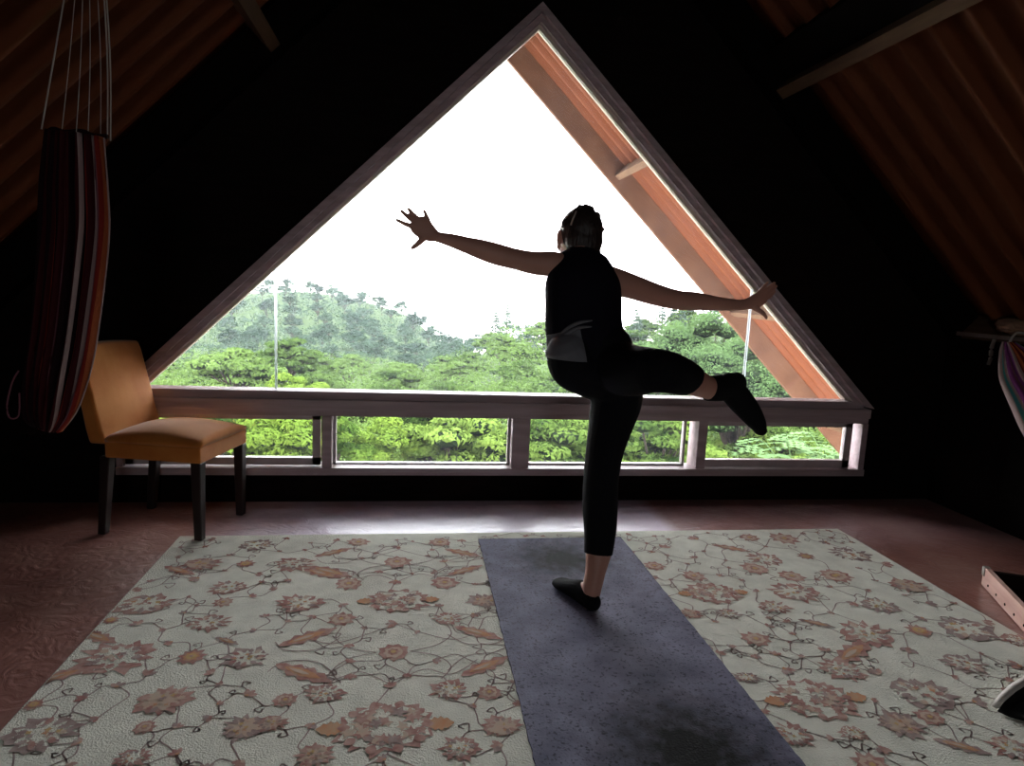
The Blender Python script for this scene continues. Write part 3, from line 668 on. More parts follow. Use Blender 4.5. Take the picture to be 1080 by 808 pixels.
for n in ('torso', 'stand_leg', 'raise_leg', 'arm_left', 'arm_right', 'buttock', 'footR', 'footR2', 'palmL', 'palmR', 'fL0', 'fL1', 'fL2', 'fL3', 'fL4', 'fR0', 'fR1', 'fR2', 'fR3', 'fR4'):
    limb(bm, J(n), n=6 if n[0] != 'f' or n.startswith('foot') else 5, seg=20 if n[0] != 'f' else 12)
foot_stand(bm); head_shapes(bm)
pp('body', bm, 'skin', voxel=.0034, smooth=5)
# sleeveless top
bm = bmesh.new(); T = J('torso')
limb(bm, T[0:7], grow=.010, n=6, seg=26)
limb(bm, [((T[7][0][0], T[7][0][1], T[7][0][2]-.012), .078, .066), ((T[6][0][0], T[6][0][1], T[6][0][2]), .105, .085)], grow=.004)
for s, P0 in ((-1, PJ['arm_left'][0]), (1, PJ['arm_right'][0])):
    limb(bm, [((T[6][0][0]+s*.03, T[6][0][1], T[6][0][2]+.008), .052, .06), ((P0[0]+s*.006, P0[1], P0[2]+.004), .048, .056)], grow=.006)
pp('sleeveless_top', bm, 'top_cloth', voxel=.006, smooth=6, cut=[((.6,0,.935), (.20,0,-1))])
# leggings
bm = bmesh.new()
limb(bm, T[0:4], grow=.006, n=6, seg=26); limb(bm, J('buttock'), grow=.006)
limb(bm, J('stand_leg')[:9], grow=.006, n=6, seg=20, dome=False); 
b2 = bmesh.new(); limb(b2, J('raise_leg')[:7], grow=.006, n=6, seg=20)
bmesh.ops.bisect_plane(b2, geom=b2.verts[:]+b2.edges[:]+b2.faces[:], plane_co=(.892, 2.03, .852), plane_no=(.62, .30, -.70), clear_outer=True)
bmesh.ops.holes_fill(b2, edges=[e for e in b2.edges if e.is_boundary], sides=0)
tm = bpy.data.meshes.new('t'); b2.to_mesh(tm); b2.free(); bm.from_mesh(tm)
pp('leggings', bm, 'black_cloth', voxel=.005, smooth=6, cut=[((0,0,1.0), (0,0,1))])
# sheen of the cloth at the hip, shaped as an added grey panel with folds
bm = bmesh.new(); limb(bm, T[0:4], grow=.0165, n=6, seg=26); limb(bm, J('buttock'), grow=.0105)
pp('hip_sheen_panel', bm, 'hip_sheen_cloth', voxel=.004, smooth=5, cut=[((.562,0,.93), (1,0,.2)), ((.53,0,.892), (-.05,0,-1)), ((.50,0,.985), (-.4,0,1)), ((.5,2.25,.93), (0,1,0))])
for k in range(2):
    bm = bmesh.new(); o_ = .017*k
    tube(bm, [Vector(q) for q in catmull([(.488, 2.215-.0*k, .952+o_), (.505, 2.178, .978+o_), (.540, 2.160, 1.000+o_), (.585, 2.158, 1.006+o_*1.2)], 5)], [.002+.0045*math.sin(PI*i/15) for i in range(16)], 8)
    o = obj('cloth_fold', bm, 'hip_sheen_cloth', P, smooth=True); o.location = -OR
# socks
bm = bmesh.new(); foot_stand(bm, .003)
o = pp('sock', bm, 'sock', voxel=.0034, smooth=3, cut=[((.615, 2.19, .098), (0,-.25,1)),])
bm = bmesh.new()
for n in ('footR', 'footR2'): limb(bm, J(n), grow=.005, n=6)
pp('sock', bm, 'sock', voxel=.004, smooth=4, cut=[((1.005, 2.14, .81), (-1,-.3,.1))])
# hair
bm = bmesh.new(); til = Euler((-.10, .06, .12)); mt = til.to_matrix()
def H(x, y, z): return HC+mt @ Vector((x, y, z))
ball(bm, H(0,-.016,.020), (.0785,.093,.087), til); ball(bm, H(0,-.050,-.020), (.071,.056,.072), til); ball(bm, H(.002,-.062,-.062), (.060,.040,.055), til)
rgx = random.Random(5)
for i in range(26):
    a = rgx.uniform(0, 2*PI); e = rgx.uniform(-.2, 1.3); v = Vector((math.cos(a)*math.cos(e)*.079, -.016-abs(math.sin(a)*math.cos(e))*.09, .02+math.sin(e)*.088))
    ball(bm, H(*v), (.008,.009,.018), Euler((rgx.uniform(-1,1),rgx.uniform(-1,1),0)), 2) if i < 6 else None
ball(bm, H(.006,-.035,.095), (.030,.034,.016), til); ball(bm, H(-.020,-.032,.104), (.007,.009,.009), til)
hair = pp('hair', bm, 'hair', voxel=.0035, smooth=2, cut=[((HC.x, HC.y+.050, HC.z+.02), (0,1,-.75))])
bm = bmesh.new(); tube(bm, [Vector(p[:3]) for p in catmull([tuple(H(.070,-.03,-.045)), tuple(H(.076,-.03,-.068)), tuple(H(.078,-.03,-.085)), tuple(H(.070,-.035,-.098))], 4)], .0035, 6)
o = obj('hair_wisp', bm, 'hair', P, smooth=True); o.location = -OR
bm = bmesh.new(); tube(bm, [Vector(p[:3]) for p in catmull([tuple(H(-.052,-.088,.070)), tuple(H(-.060,-.094,.052)), tuple(H(-.066,-.092,.034)), tuple(H(-.067,-.086,.020))], 4)], .0035, 6)
o = obj('hair_clip', bm, 'rope', P, smooth=True); o.location = -OR; o['label'] = 'thin pale hair clip'

# ================================================================== hammocks
HM = {}
for nm, c in (('maroon', (.045,.008,.010)), ('dark', (.012,.005,.006)), ('red', (.20,.022,.016)), ('white', (.38,.28,.27)), ('pink', (.20,.08,.10)), ('orange_stripe', (.34,.09,.035)), ('purple', (.20,.05,.18)), ('teal', (.10,.38,.36))):
    M['h_'+nm] = mat('woven_'+nm, c, .9, .05, bump=.3, bscale=120)
def cloth(name, rows, stripes, parent, pleat=.01, npl=7, n=6, thick=.003, ncol=56):
    """rows: (left xyz, right xyz); pleats run along; stripes: list of material keys by column"""
    Q = catmull([list(a)+list(b) for a, b in rows], n); me_v = []; fs = []; mi = []
    for r, q in enumerate(Q):
        a = np.array(q[:3]); b = np.array(q[3:]); d = b-a; nn = np.array((d[1], -d[0], 0)); nn = nn/(np.linalg.norm(nn)+1e-9)
        for k in range(ncol+1):
            t = k/ncol; me_v.append(tuple(a+d*t+nn*(pleat*math.sin(t*npl*2*PI+.6*math.sin(r*.25))+pleat*2.2*math.sin(PI*t))))
    keys = list(dict.fromkeys(stripes))
    for r in range(len(Q)-1):
        for k in range(ncol):
            i = r*(ncol+1)+k; fs.append((i, i+1, i+ncol+2, i+ncol+1)); mi.append(keys.index(stripes[int(k/ncol*len(stripes))]))
    me = bpy.data.meshes.new(name); me.from_pydata(me_v, [], fs)
    o = link(name, me, ['h_'+k for k in keys], parent, smooth=True)
    for p, m_ in zip(me.polygons, mi): p.material_index = m_
    s = o.modifiers.new('s', 'SOLIDIFY'); s.thickness = thick; return o
Y0 = 1.95
HL = empty('hammock', (-.88, Y0, .68)); tag(HL, 'folded striped maroon hammock hanging from the roof left of the chair', 'hammock')
def hp(o): o.location = -Vector(HL.location); return o
st1 = ['dark','maroon','maroon','dark','maroon','red','dark','maroon','pink','maroon','dark','dark','maroon','white','dark','red','maroon','white','pink','red','orange_stripe','white']
hp(cloth('front_fold', [((-.935,Y0-.02,1.47),(-.797,Y0-.02,1.46)), ((-.940,Y0-.05,1.33),(-.778,Y0-.05,1.33)), ((-.942,Y0-.07,1.20),(-.778,Y0-.06,1.20)), ((-.965,Y0-.08,.98),(-.810,Y0-.07,.97)), ((-.990,Y0-.08,.84),(-.838,Y0-.07,.84)), ((-1.005,Y0-.06,.73),(-.880,Y0-.05,.745)), ((-1.000,Y0,.692),(-.945,Y0,.680))], st1, HL, .008, 7))
hp(cloth('back_fold', [((-.950,Y0+.03,1.47),(-.815,Y0+.03,1.47)), ((-.985,Y0+.06,1.20),(-.835,Y0+.06,1.20)), ((-1.020,Y0+.07,.96),(-.868,Y0+.07,.96)), ((-1.040,Y0+.06,.80),(-.905,Y0+.06,.80)), ((-1.005,Y0,.692),(-.943,Y0,.681))], ['maroon','dark','red','maroon','pink','dark','maroon','red','white','orange_stripe','white'], HL, .009, 6))
for i, (a, b) in enumerate((((-.945,1.47),(-.835,2.02)), ((-.900,1.475),(-.832,2.02)), ((-.870,1.47),(-.828,2.02)), ((-.845,1.47),(-.822,2.02)), ((-.818,1.465),(-.812,2.02)), ((-.804,1.47),(-.800,2.02)), ((-.800,1.46),(-.797,2.02)))):
    bm = bmesh.new(); m_ = ((a[0]*.62+b[0]*.38)+.006, (a[1]*.6+b[1]*.4)); sp = (i-3)*.007
    tube(bm, [Vector(p[:3]) for p in catmull([(a[0], Y0+sp, a[1]), (m_[0], Y0+sp, m_[1]), (b[0], Y0+sp*.3, b[1])], 5)], .0019 if i in (0,5,6) else .0010, 6)
    hp(obj('cord', bm, 'rope', HL))
bm = bmesh.new(); tube(bm, [Vector(p[:3]) for p in catmull([(-.945,Y0,1.455),(-.93,Y0,1.475),(-.90,Y0,1.47),(-.86,Y0,1.475),(-.83,Y0,1.465),(-.798,Y0,1.468)], 4)], .007, 8); hp(obj('gathering_cord', bm, 'h_dark', HL))
bm = bmesh.new(); tube(bm, [Vector(p[:3]) for p in catmull([(-.815,Y0,2.0),(-.81,Y0,2.06),(-.80,Y0,2.10),(-.785,Y0,2.14),(-.785,Y0,2.20)], 4)], .006, 8); hp(obj('hanging_hook', bm, 'chair_wood', HL))
bm = bmesh.new(); tube(bm, [Vector(p[:3]) for p in catmull([(-1.028,Y0-.03,.85),(-1.040,Y0-.04,.82),(-1.056,Y0-.04,.76),(-1.052,Y0-.04,.725),(-1.035,Y0-.03,.73),(-1.030,Y0-.03,.79)], 5)], .0022, 6); hp(obj('side_loop', bm, 'h_pink', HL))

HR = empty('hammock', (2.84, 2.85, .97)); tag(HR, 'bright red, purple and teal striped hammock end hanging under the right ledge', 'hammock')
def hq(o): o.location = -Vector(HR.location); return o
hq(cloth('striped_cloth', [((2.825,2.86,.965),(2.862,2.82,.965)), ((2.808,2.85,.91),(2.90,2.76,.92)), ((2.775,2.80,.80),(2.95,2.66,.83)), ((2.742,2.70,.70),(2.97,2.50,.74)), ((2.715,2.58,.58),(2.95,2.30,.62)), ((2.70,2.45,.47),(2.94,2.10,.50)), ((2.72,2.25,.36),(2.93,1.85,.38)), ((2.76,1.9,.30),(2.93,1.5,.32))],
    ['white','teal','white','purple','pink','purple','white','red','orange_stripe','red','red','orange_stripe','maroon','red','purple','teal','white'], HR, .009, 6))
bm = bmesh.new(); tube(bm, [Vector(p[:3]) for p in catmull([(2.845,2.84,.955),(2.862,2.85,.985),(2.90,2.86,1.01),(2.96,2.87,1.005)], 4)], .006, 8); hq(obj('end_cord', bm, 'rope', HR))

# strap hanging from the ledge
bm = bmesh.new(); Q = catmull([(2.935,3.02,.965),(2.925,3.02,.92),(2.928,3.02,.87),(2.92,3.02,.835)], 4)
for i in range(len(Q)-1):
    pass
tube(bm, [Vector(q) for q in Q], [.010-.004*abs(i/len(Q)-.4) for i in range(len(Q))], 8)
tag(obj('cord_end', bm, 'rope', smooth=True), 'short pale cord end dangling from the right ledge near the hammock', 'cord')
# crumpled tan bag on the ledge
bm = bmesh.new(); rgt = random.Random(2)
bmesh.ops.create_icosphere(bm, subdivisions=3, radius=1)
for v in bm.verts:
    q = 1+rgt.uniform(-.09,.09); v.co = Vector((v.co.x*.050*q, v.co.y*.13*q, max(-.9, v.co.z)*.045*q+.012*v.co.y))
o = obj('crumpled_bag', bm, 'tan', loc=(3.02, 2.98, 1.028)); tag(o, 'small crumpled tan paper bag lying on the right ledge', 'bag')

# ================================================================== wooden box by the rug
BX = empty('wooden_box', (2.325, 2.285, 0), (0, 0, math.atan2(-.9, -.436)))
tag(BX, 'open pinkish wooden box with nail holes on the floor right of the rug', 'box')
LB, WB, HB = .62, .30, .080   # local x along the long side, local y to the far side
for nm, (x0, x1, y0, y1) in (('side_board', (0, LB, 0, .02)), ('side_board', (0, LB, WB-.02, WB)), ('end_board', (.001, .021, .02, WB-.02)), ('end_board', (LB-.021, LB-.001, .02, WB-.02))):
    bm = bmesh.new(); box(bm, x0, x1, y0, y1, .004, HB if nm == 'side_board' else HB-.012, .002)
    o = obj(nm, bm, 'board' if y0 == 0 else 'hole', BX)
    if nm == 'side_board' and y0 == 0:
        for i in range(6):
            b2 = bmesh.new(); bmesh.ops.create_cone(b2, cap_ends=True, segments=10, radius1=.005, radius2=.005, depth=.003, matrix=Matrix.Translation((.07+i*.085, -.0005, .026)) @ Matrix.Rotation(PI/2, 4, 'X'))
            obj('nail_hole', b2, 'hole', o)
        b2 = bmesh.new(); box(b2, -.004, .022, -.003, .022, .045, HB+.002, .002); obj('corner_cap', b2, 'grey_paint', o)
bm = bmesh.new(); box(bm, .02, LB-.02, .02, WB-.02, .004, .012); obj('box_bottom', bm, 'hole', BX)

# ================================================================== shoe at the frame edge
SH = empty('shoe', (1.70, 1.51, .012)); tag(SH, 'black shoe with pale sole lying on the right edge of the rug', 'shoe')
# lying on its side: sole plane upright and facing away, toe pointing left
def sh(name, bm, m, **k): o = obj(name, bm, m, SH, smooth=True, **k); o.rotation_euler = (0, 0, math.radians(14)); return o
out = [(-.075,.0),(-.05,.026),(0,.050),(.06,.066),(.12,.070),(.17,.062),(.20,.045),(.20,.012),(.17,.003),(.06,.001),(-.04,.0)]
bm = bmesh.new(); prism(bm, [(x, z+.012) for x, z in out], 0, .016); sh('sole', bm, 'shoe_sole')
bm = bmesh.new(); prev = None
for k, (yy, sc, dz) in enumerate(((0, .97, 0), (-.03, .93, -.001), (-.055, .80, -.002), (-.072, .55, -.004), (-.080, .2, -.006))):
    cx, cz = .06, .032
    ring = [bm.verts.new((cx+(x-cx)*sc, yy, max(.004, cz+(z-cz)*sc*.94+dz))) for x, z in out]
    if prev:
        for i in range(len(out)): bm.faces.new((prev[i], prev[(i+1)%len(out)], ring[(i+1)%len(out)], ring[i]))
    else: bm.faces.new(ring)
    prev = ring
bm.faces.new(prev[::-1]); sh('upper', bm, 'shoe_black')

# ================================================================== outdoors
def leaf_mat(name, c1, c2, transl=.35):
    m = bpy.data.materials.new(name); m.use_nodes = True; n = m.node_tree.nodes; l = m.node_tree.links
    n.remove(n['Principled BSDF']); out = n['Material Output']
    oi = n.new('ShaderNodeObjectInfo'); t = n.new('ShaderNodeTexCoord'); nz = n.new('ShaderNodeTexNoise'); nz.inputs['Scale'].default_value = 1.3; nz.inputs['Detail'].default_value = 4
    l.new(t.outputs['Object'], nz.inputs[0])
    ad = n.new('ShaderNodeMath'); ad.operation = 'MULTIPLY_ADD'; l.new(oi.outputs['Random'], ad.inputs[0]); ad.inputs[1].default_value = .45; l.new(nz.outputs[0], ad.inputs[2])
    mr = n.new('ShaderNodeMapRange'); mr.inputs[1].default_value = .38; mr.inputs[2].default_value = 1.0; l.new(ad.outputs[0], mr.inputs[0])
    mx = n.new('ShaderNodeMixRGB'); mx.inputs[1].default_value = (*c1, 1); mx.inputs[2].default_value = (*c2, 1); l.new(mr.outputs[0], mx.inputs[0])
    d = n.new('ShaderNodeBsdfDiffuse'); tr = n.new('ShaderNodeBsdfTranslucent'); l.new(mx.outputs[0], d.inputs[0]); l.new(mx.outputs[0], tr.inputs[0])
    ms = n.new('ShaderNodeMixShader'); ms.inputs[0].default_value = transl; l.new(d.outputs[0], ms.inputs[1]); l.new(tr.outputs[0], ms.inputs[2]); l.new(ms.outputs[0], out.inputs[0])
    return m
M['leaf_far'] = leaf_mat('grey_green_foliage', (.009,.019,.013), (.046,.070,.046))
M['leaf_mid'] = leaf_mat('mid_green_foliage', (.010,.024,.007), (.095,.145,.038))
M['leaf_near'] = leaf_mat('fresh_green_foliage', (.012,.030,.007), (.125,.18,.036))
M['leaf_lime'] = leaf_mat('lime_foliage', (.028,.060,.010), (.13,.19,.028))
M['leaf_fern'] = leaf_mat('pale_fern_foliage', (.07,.12,.045), (.12,.18,.08))
M['bark'] = mat('grey_brown_bark', (.03,.022,.018), .9, .1, col2=(.05,.04,.03), scale=8)
M['soil'] = mat('leafy_ground', (.018,.03,.01), .95, .05, col2=(.04,.06,.018), scale=.6)
M['core'] = mat('dark_crown_core', (.008,.014,.005), .95, .05)  # dark blobs block see-through and stand in for shade inside the crowns

def leaves(rs, C_, r, n, size, flat=.6, out=1.0):
    """n leaf quads on the outside of a clump centred C_, radius r"""
    u = rs.normal(size=(n, 3)); u[:, 2] = np.abs(u[:, 2])*1.0-.35*rs.rand(n); u /= np.linalg.norm(u, axis=1)[:, None]
    p = np.array(C_)+u*np.array((r, r, r*flat))*(.8+.3*rs.rand(n)[:, None])*out
    nrm = u*np.array((1, 1, 1.8))+rs.normal(size=(n, 3))*.5; nrm /= np.linalg.norm(nrm, axis=1)[:, None]
    a = np.cross(nrm, rs.normal(size=(n, 3))); a /= np.linalg.norm(a, axis=1)[:, None]; b = np.cross(nrm, a)
    s = size*(.6+.8*rs.rand(n))[:, None]
    V = np.stack([p-a*s, p-b*s*.42-a*s*.1, p+a*s, p+b*s*.42-a*s*.1], 1)
    return V.reshape(-1, 3)
def quads_mesh(name, V, extra=None):
    n = len(V)//4; me = bpy.data.meshes.new(name)
    me.vertices.add(len(V)); me.vertices.foreach_set('co', V.astype(np.float32).ravel())
    me.loops.add(n*4); me.loops.foreach_set('vertex_index', np.arange(n*4, dtype=np.int32))
    me.polygons.add(n); me.polygons.foreach_set('loop_start', np.arange(0, n*4, 4, dtype=np.int32)); me.polygons.foreach_set('loop_total', np.full(n, 4, dtype=np.int32))
    me.update(); me.validate(); return me
def crown(seed, R, Hh, nc, nl, size, flat=.5):
    rs = np.random.RandomState(seed); parts = []; cs = []
    for i in range(nc):
        a = rs.rand()*2*PI; e = math.asin(min(1, rs.rand()**.8)); q = .55+.45*rs.rand()
        c = (math.cos(a)*math.cos(e)*R*q*.85, math.sin(a)*math.cos(e)*R*q*.85, Hh*(.1+.8*math.sin(e)*q))
        r = R*(.14+.13*rs.rand()); cs.append((c, r)); parts.append(leaves(rs, c, r, nl, size, flat))
    return np.concatenate(parts), cs
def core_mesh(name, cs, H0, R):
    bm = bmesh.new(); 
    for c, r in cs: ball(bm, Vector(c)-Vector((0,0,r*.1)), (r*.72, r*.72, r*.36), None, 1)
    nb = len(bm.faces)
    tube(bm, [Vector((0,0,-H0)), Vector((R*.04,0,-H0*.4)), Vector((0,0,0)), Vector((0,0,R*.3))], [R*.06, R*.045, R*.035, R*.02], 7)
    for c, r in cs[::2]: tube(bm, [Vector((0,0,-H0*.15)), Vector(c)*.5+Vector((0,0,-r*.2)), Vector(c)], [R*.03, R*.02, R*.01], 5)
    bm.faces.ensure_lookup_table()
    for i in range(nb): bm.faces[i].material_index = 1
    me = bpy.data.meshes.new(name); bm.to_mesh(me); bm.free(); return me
PROTO = {}
def protos(kind, n, R, Hh, nc, nl, size, H0, leafm, flat=.5):
    L = []
    for i in range(n):
        V, cs = crown(hash_(kind)+i*17, R, Hh, nc, nl, size, flat)
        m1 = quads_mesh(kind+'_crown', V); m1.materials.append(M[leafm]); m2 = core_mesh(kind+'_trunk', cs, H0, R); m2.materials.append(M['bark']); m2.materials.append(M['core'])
        L.append((m1, m2))
    PROTO[kind] = L
def hash_(s): return sum(ord(c)*(i+3) for i, c in enumerate(s)) % 9973
protos('far', 4, 2.5, 2.8, 30, 90, .17, 5, 'leaf_far', .6)
protos('mid', 4, 2.4, 2.0, 44, 120, .12, 5, 'leaf_mid', .36)
protos('near', 4, 1.7, 1.5, 44, 200, .065, 4, 'leaf_near', .38)
M['leaf_soft'] = leaf_mat('soft_green_foliage', (.030,.055,.020), (.075,.12,.045))
protos('soft', 1, 1.7, 2.4, 60, 330, .035, 5, 'leaf_soft', .7)
protos('lime', 2, 1.5, 1.6, 24, 420, .06, 3, 'leaf_lime', .6)
rt = random.Random(11)
FH = Vector((math.sin(YAW), math.cos(YAW), 0)); RH = Vector((math.cos(YAW), -math.sin(YAW), 0))
def where_uv(x, y):
    p = Vector((x, y, 0)); d = p.dot(FH); return 540+FPX*p.dot(RH)/d, d
def w_far(x, y):
    u, d = where_uv(x, y)
    return 'grey green tree ' + ('at the foot' if d < 150 else 'on the flank' if d < 205 else 'on the crest') + ' of the far hill, ' + ('left of the left glass joint' if u < 289 else 'right of the left glass joint' if u < 400 else 'near the dip beside the person')
def w_mid(x, y):
    u, d = where_uv(x, y)
    return 'broad green tree ' + ('on the near slope' if d < 45 else 'on the middle slope' if d < 75 else 'on the wooded rise') + ' ' + ('left of the glass joint' if u < 289 else 'left of the person' if u < 575 else 'behind the person' if u < 665 else 'right of the person')
def w_near(x, y):
    u, d = where_uv(x, y)
    return 'fresh green tree below the house, ' + ('nearest row' if d < 16.5 else 'second row' if d < 21 else 'third row') + ', seen ' + ('left of the person' if u < 600 else 'right of the person')
WHERE = {'hazy trees on the far hill': w_far, 'broad green trees on the middle slope': w_mid, 'fresh green trees just below the house': w_near}
def tree(kind, x, y, ztop, sc, label, group, name='tree'):
    m1, m2 = rt.choice(PROTO[kind]); hh = {'far': 2.8, 'mid': 2.0, 'near': 1.5, 'lime': 1.6, 'soft': 2.4}[kind]
    if group in WHERE:
        label = WHERE[group](x, y); group = label.replace('tree', 'trees')
    r = bpy.data.objects.new(name, None); C.objects.link(r); r.location = (x, y, ztop-hh*sc); r.rotation_euler = (0, 0, rt.uniform(0, 6.28)); r.scale = (sc, sc, sc*rt.uniform(.9,1.15))
    tag(r, label, 'tree' if name == 'tree' else 'bush', group)
    for nm, me in (('foliage', m1), ('trunk', m2)):
        o = bpy.data.objects.new(nm, me); C.objects.link(o); o.parent = r
    return r
def polar(u, r):      # bearing given by picture column u at distance r
    t = (u-540)/FPX; p = FH*r+RH*(r*t); return p.x, p.y
def interp(x, P):
    if x <= P[0][0]: return P[0][1]
    for (a, b), (c, d) in zip(P, P[1:]):
        if x <= c: return b+(d-b)*(x-a)/(c-a)
    return P[-1][1]
# canopy-top height (metres, eye = 1.13) over distance r, for the left valley and the right slope
RIDGE = [(80,20),(180,13),(230,9),(270,4),(310,1),(350,3),(400,13),(440,24),(480,37),(520,44),(560,46),(900,46)]     # depression of the far ridge
NEARR = [(420,64),(480,48),(510,36),(535,27),(565,34),(600,31),(650,25),(680,20),(705,14),(740,-2),(790,-8),(900,-12)]
def top_dep(u, r):
    left = interp(r, [(8,185),(11,172),(15,150),(20,132),(28,120),(38,108),(50,98),(65,88),(85,78),(110,66),(140,48),(175,28),(215,8),(250,0),(400,6)])
    left += interp(u, RIDGE)*interp(r, [(85,0.35),(250,1)]) if r > 85 else interp(u, RIDGE)*.35*max(0, (r-30)/55)
    right = interp(r, [(8,185),(11,172),(15,150),(20,130),(28,108),(38,85),(50,62),(65,40),(85,18),(100,0),(140,8),(400,60)])+interp(u, NEARR)*interp(r, [(12,0),(60,.6),(95,1)])
    w_ = min(1, max(0, (u-430)/110))
    return left*(1-w_)+right*w_
def ztop(u, r): return CAMH-top_dep(u, r)*r/FPX
# ground: follows the canopy at tree height below
us = np.linspace(-40, 1120, 60); rsr = [4.6, 6, 8, 10, 13, 17, 22, 28, 36, 46, 58, 72, 90, 110, 135, 160, 190, 220, 250, 300, 380]
vs = []; fs = []
for r in rsr:
    for u in us:
        x, y = polar(u, r); h = min(5.2, max(1.2, r*.16)); vs.append((x, y, ztop(u, max(8, r))-h if r > 6 else -3.4))
nu = len(us)
for i in range(len(rsr)-1):
    for j in range(nu-1): fs.append((i*nu+j, i*nu+j+1, (i+1)*nu+j+1, (i+1)*nu+j))
me = bpy.data.meshes.new('ground'); me.from_pydata(vs, [], fs); st(link('ground', me, 'soil', smooth=True))
cnt = 0
rows = [('near', 14.5, 2.9, .95), ('near', 18.5, 3.2, 1.1), ('near', 24, 3.6, 1.25), ('mid', 31, 4.2, .95), ('mid', 40, 4.8, 1.05), ('mid', 51, 5.4, 1.1), ('mid', 64, 6.0, 1.2), ('mid', 79, 6.8, 1.25), ('mid', 95, 7.2, 1.3)]
LBL = {'near': ('fresh green leafy tree below the low windows', 'fresh green trees just below the house'),
       'mid': ('broad layered green tree on the slope between house and far hill', 'broad green trees on the middle slope'),
       'far': ('grey green tree on the hazy far hill left of the person', 'hazy trees on the far hill')}
rowN = 0
def uof(r, off): return 540+off/r*FPX
for kind, r, gap, sc in rows:
    half = r*.60; nn = int(2*half/gap); rowN += 1
    for i in range(nn+1):
        off = -half+(i+.5*(rowN%2))*gap+rt.uniform(-.25,.25)*gap; u = uof(r, off)
        if u < 120 or u > 960: continue
        rr = r*rt.uniform(.95,1.05); x, y = polar(u, rr)
        if r > 90 and u < 400: continue
        tree(kind, x, y, ztop(u, rr)+rt.uniform(-.35,.35)*sc, sc*rt.uniform(.9,1.2), LBL[kind][0], LBL[kind][1]); cnt += 1
nfar = 0
for r in (112, 128, 145, 162, 180, 199, 219, 240):
    gap = 5.2+r*.012; half = r*.62; nn = int(2*half/gap); rowN += 1
    for i in range(nn+1):
        off = -half+(i+.5*(rowN%2))*gap+rt.uniform(-.25,.25)*gap; u = uof(r, off)
        if u < 125 or u > 600 or (u > 500 and r < 150): continue
        rr = r*rt.uniform(.97,1.03); x, y = polar(u, rr)
        tree('far', x, y, ztop(u, rr)+rt.uniform(-.8,.8), rt.uniform(.95,1.3), LBL['far'][0], LBL['far'][1]); cnt += 1; nfar += 1
print('TREES', cnt, 'far', nfar)
# understorey that fills between the crowns
rs = np.random.RandomState(5); parts = []
nfarq = 0
for r in np.exp(np.linspace(math.log(12), math.log(250), 60)):
    n = 70
    for k in range(n):
        u = rs.uniform(110, 950) if r < 100 else rs.uniform(110, 620); rr = r*rs.uniform(.97,1.03); x, y = polar(u, rr); s_ = .35+rr*.012
        parts.append(leaves(rs, (x, y, ztop(u, rr)-1.0-rr*.006), s_*1.5, 26, .05+rr*.0016, .45))
        if r < 100: nfarq += 26
me = quads_mesh('undergrowth', np.concatenate(parts)); o = link('undergrowth', me, ['leaf_mid', 'leaf_far'])
mi_ = np.ones(len(me.polygons), dtype=np.int32); mi_[:nfarq] = 0; me.polygons.foreach_set('material_index', mi_)
o = o; tag(o, 'low mixed undergrowth covering the ground between the trees', 'undergrowth', kind='stuff')

# bushes and ferns right below the house
def put(kind, u, r, ty, sc, label, name='bush', group=None):
    hz = 311+.044*(u-440); x, y = polar(u, r); return tree(kind, x, y, CAMH-(ty-hz)*r/FPX, sc, label, group, name)
put('lime', 262, 9.5, 436, .8, 'bright lime green bush behind the chair legs, outside the low window')
put('lime', 185, 9.8, 440, .8, 'lime green bush at the far left end of the low windows')
put('lime', 330, 10.2, 441, .72, 'lime green bush behind the post between the two left low windows')
put('lime', 388, 11.5, 446, .66, 'yellow green bush at the left end of the second low window')
put('lime', 312, 26, 402, 1.1, 'round bright green tree rising just above the sill under the left glass joint', 'tree')
put('mid', 300, 38, 368, 1.0, 'rounded green tree behind the lime green one left of the glass joint', 'tree')
put('mid', 245, 30, 376, 1.0, 'pale yellow green tree left of the glass joint above the chair', 'tree')
put('near', 480, 12, 448, .9, 'green bush filling the middle of the second low window')
put('near', 590, 12, 446, .9, 'green bush in the third low window left of the standing leg')
put('near', 700, 12, 450, .9, 'green bush in the third low window right of the standing leg')
put('soft', 785, 20, 348, 1.5, 'tall soft green tree between the raised foot and the roof overhang', 'tree')
put('soft', 738, 24, 338, 1.6, 'tall soft green tree just right of the hips', 'tree')
put('mid', 778, 60, 318, 1.0, 'dark green treetop above the others under the right forearm', 'tree')
# humid haze hanging over the valley
hm = bpy.data.materials.new('valley_haze'); hm.use_nodes = True; hn = hm.node_tree; hn.nodes.remove(hn.nodes['Principled BSDF'])
vs_ = hn.nodes.new('ShaderNodeVolumeScatter'); vs_.inputs['Color'].default_value = (.86,.94,1,1); vs_.inputs['Density'].default_value = .0002
hn.links.new(vs_.outputs[0], hn.nodes['Material Output'].inputs['Volume'])
bm = bmesh.new(); box(bm, -260, 330, 24, 330, -60, 60); o = obj('haze', bm, hm); tag(o, 'pale bluish haze over the wooded valley and far hill', 'haze', kind='stuff')
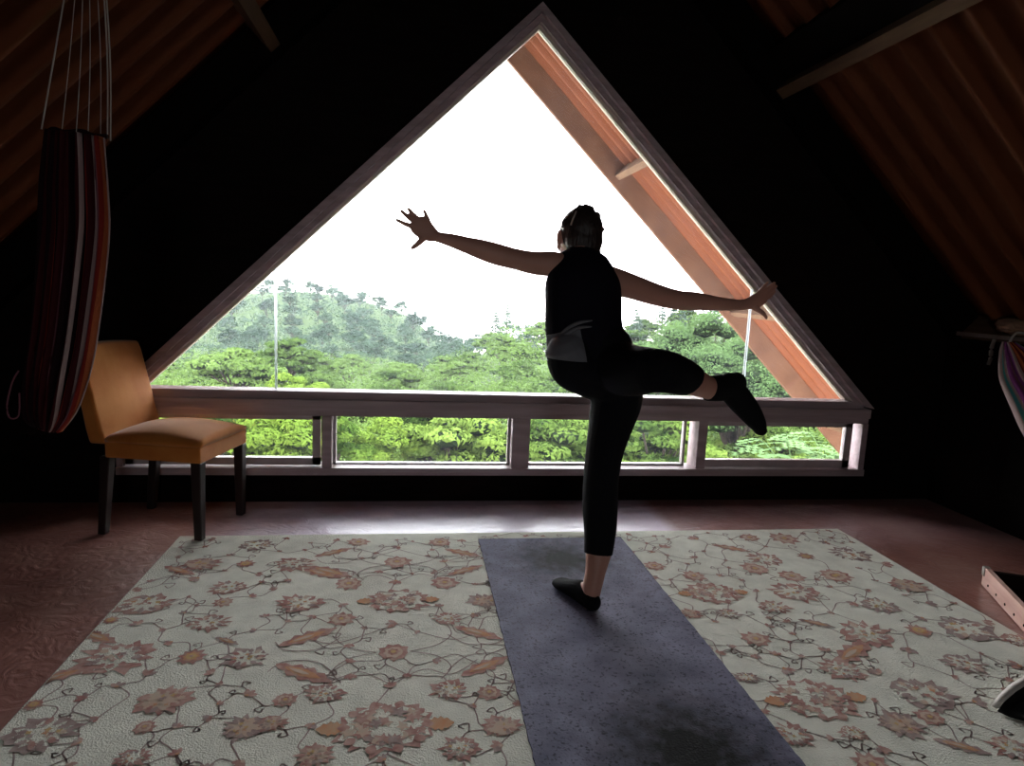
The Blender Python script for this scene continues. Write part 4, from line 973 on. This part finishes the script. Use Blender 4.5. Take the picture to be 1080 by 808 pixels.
# slim conifers on the skyline
def conifer_mesh(seed):
    rs = np.random.RandomState(seed); P_ = []
    for i in range(9):
        t = i/8; P_.append(leaves(rs, (rs.normal()*.08, rs.normal()*.08, .4+3.8*t), .95*(1-t)+.14, 120, .16, .55))
    return quads_mesh('conifer_foliage', np.concatenate(P_))
CM = [conifer_mesh(i) for i in (3, 9)]
for m_ in CM: m_.materials.append(M['leaf_far'])
bm = bmesh.new(); tube(bm, [Vector((0,0,-2)), Vector((0,0,4.2))], [.12,.03], 6); CT = bpy.data.meshes.new('conifer_trunk'); bm.to_mesh(CT); bm.free(); CT.materials.append(M['bark'])
for i, (u, ty, r) in enumerate(((520,340,110),(532,335,112),(574,343,105),(586,338,108),(668,340,90),(694,335,95),(706,333,92),(716,338,88),(722,336,97),(744,322,85),(752,330,90))):
    hz = 311+.044*(u-440); x, y = polar(u, r)
    e = empty('conifer', (x, y, CAMH-(ty-hz)*r/FPX-4.3)); e.scale = (1.1, 1.1, 1.0)
    tag(e, 'slim pointed dark conifer standing out on the skyline near the person', 'tree', 'slim conifers on the skyline')
    for nm, me in (('foliage', CM[i%2]), ('trunk', CT)): o = bpy.data.objects.new(nm, me); C.objects.link(o); o.parent = e
# feathery ferns outside the right low window
def fern(loc, fronds, label, L=.75):
    e = empty('fern', loc); tag(e, label, 'fern')
    for a, el in fronds:
        rs = np.random.RandomState(int(a*50)+7); V = []
        d = Vector((math.cos(a), math.sin(a), 0)); sd = Vector((-d.y, d.x, 0)); bm = bmesh.new(); ps = []
        for i in range(11):
            t = i/10; p = d*(L*t)+Vector((0,0,el*L*math.sin(t*2.1)-.25*L*t*t)); ps.append(p)
        tube(bm, ps, [.008*(1-.8*i/10) for i in range(11)], 5)
        fl = obj('frond_stem', bm, 'leaf_fern', e)
        for i in range(1, 11):
            t = i/10; ln = L*.34*math.sin(PI*(t*.85+.12)); p = ps[i]
            for s in (-1, 1):
                q = sd*s*.9+d*.42+Vector((0,0,-.18)); q.normalize(); w_ = q.cross(Vector((0,0,1))).normalized()*.030
                for k in range(3):
                    k0 = k/3; k1 = (k+1.1)/3; a0 = p+q*ln*k0; a1 = p+q*ln*k1
                    for v in (a0, (a0+a1)/2+w_*1.3, a1, (a0+a1)/2-w_*1.3): V.append(tuple(v))
        me = quads_mesh('leaflets', np.array(V)); link('leaflets', me, 'leaf_fern', fl)
    return e
fern((4.40, 7.0, -1.05), [(i*2*PI/7+.3, .75) for i in range(7)], 'feathery fern just right below the raised toes, upper left of the ferns')
fern((5.05, 7.3, -1.0), [(i*2*PI/8, .7) for i in range(8)], 'feathery fern farthest from the house, nearest the orange roof edge')
fern((4.70, 6.75, -1.28), [(i*2*PI/7+.5, .6) for i in range(7)], 'feathery fern at the right end of the right low window, lower right')
fern((4.55, 6.5, -1.35), [(i*2*PI/7+.1, .6) for i in range(7)], 'feathery fern lowest of the ferns, at the sill of the right low window')
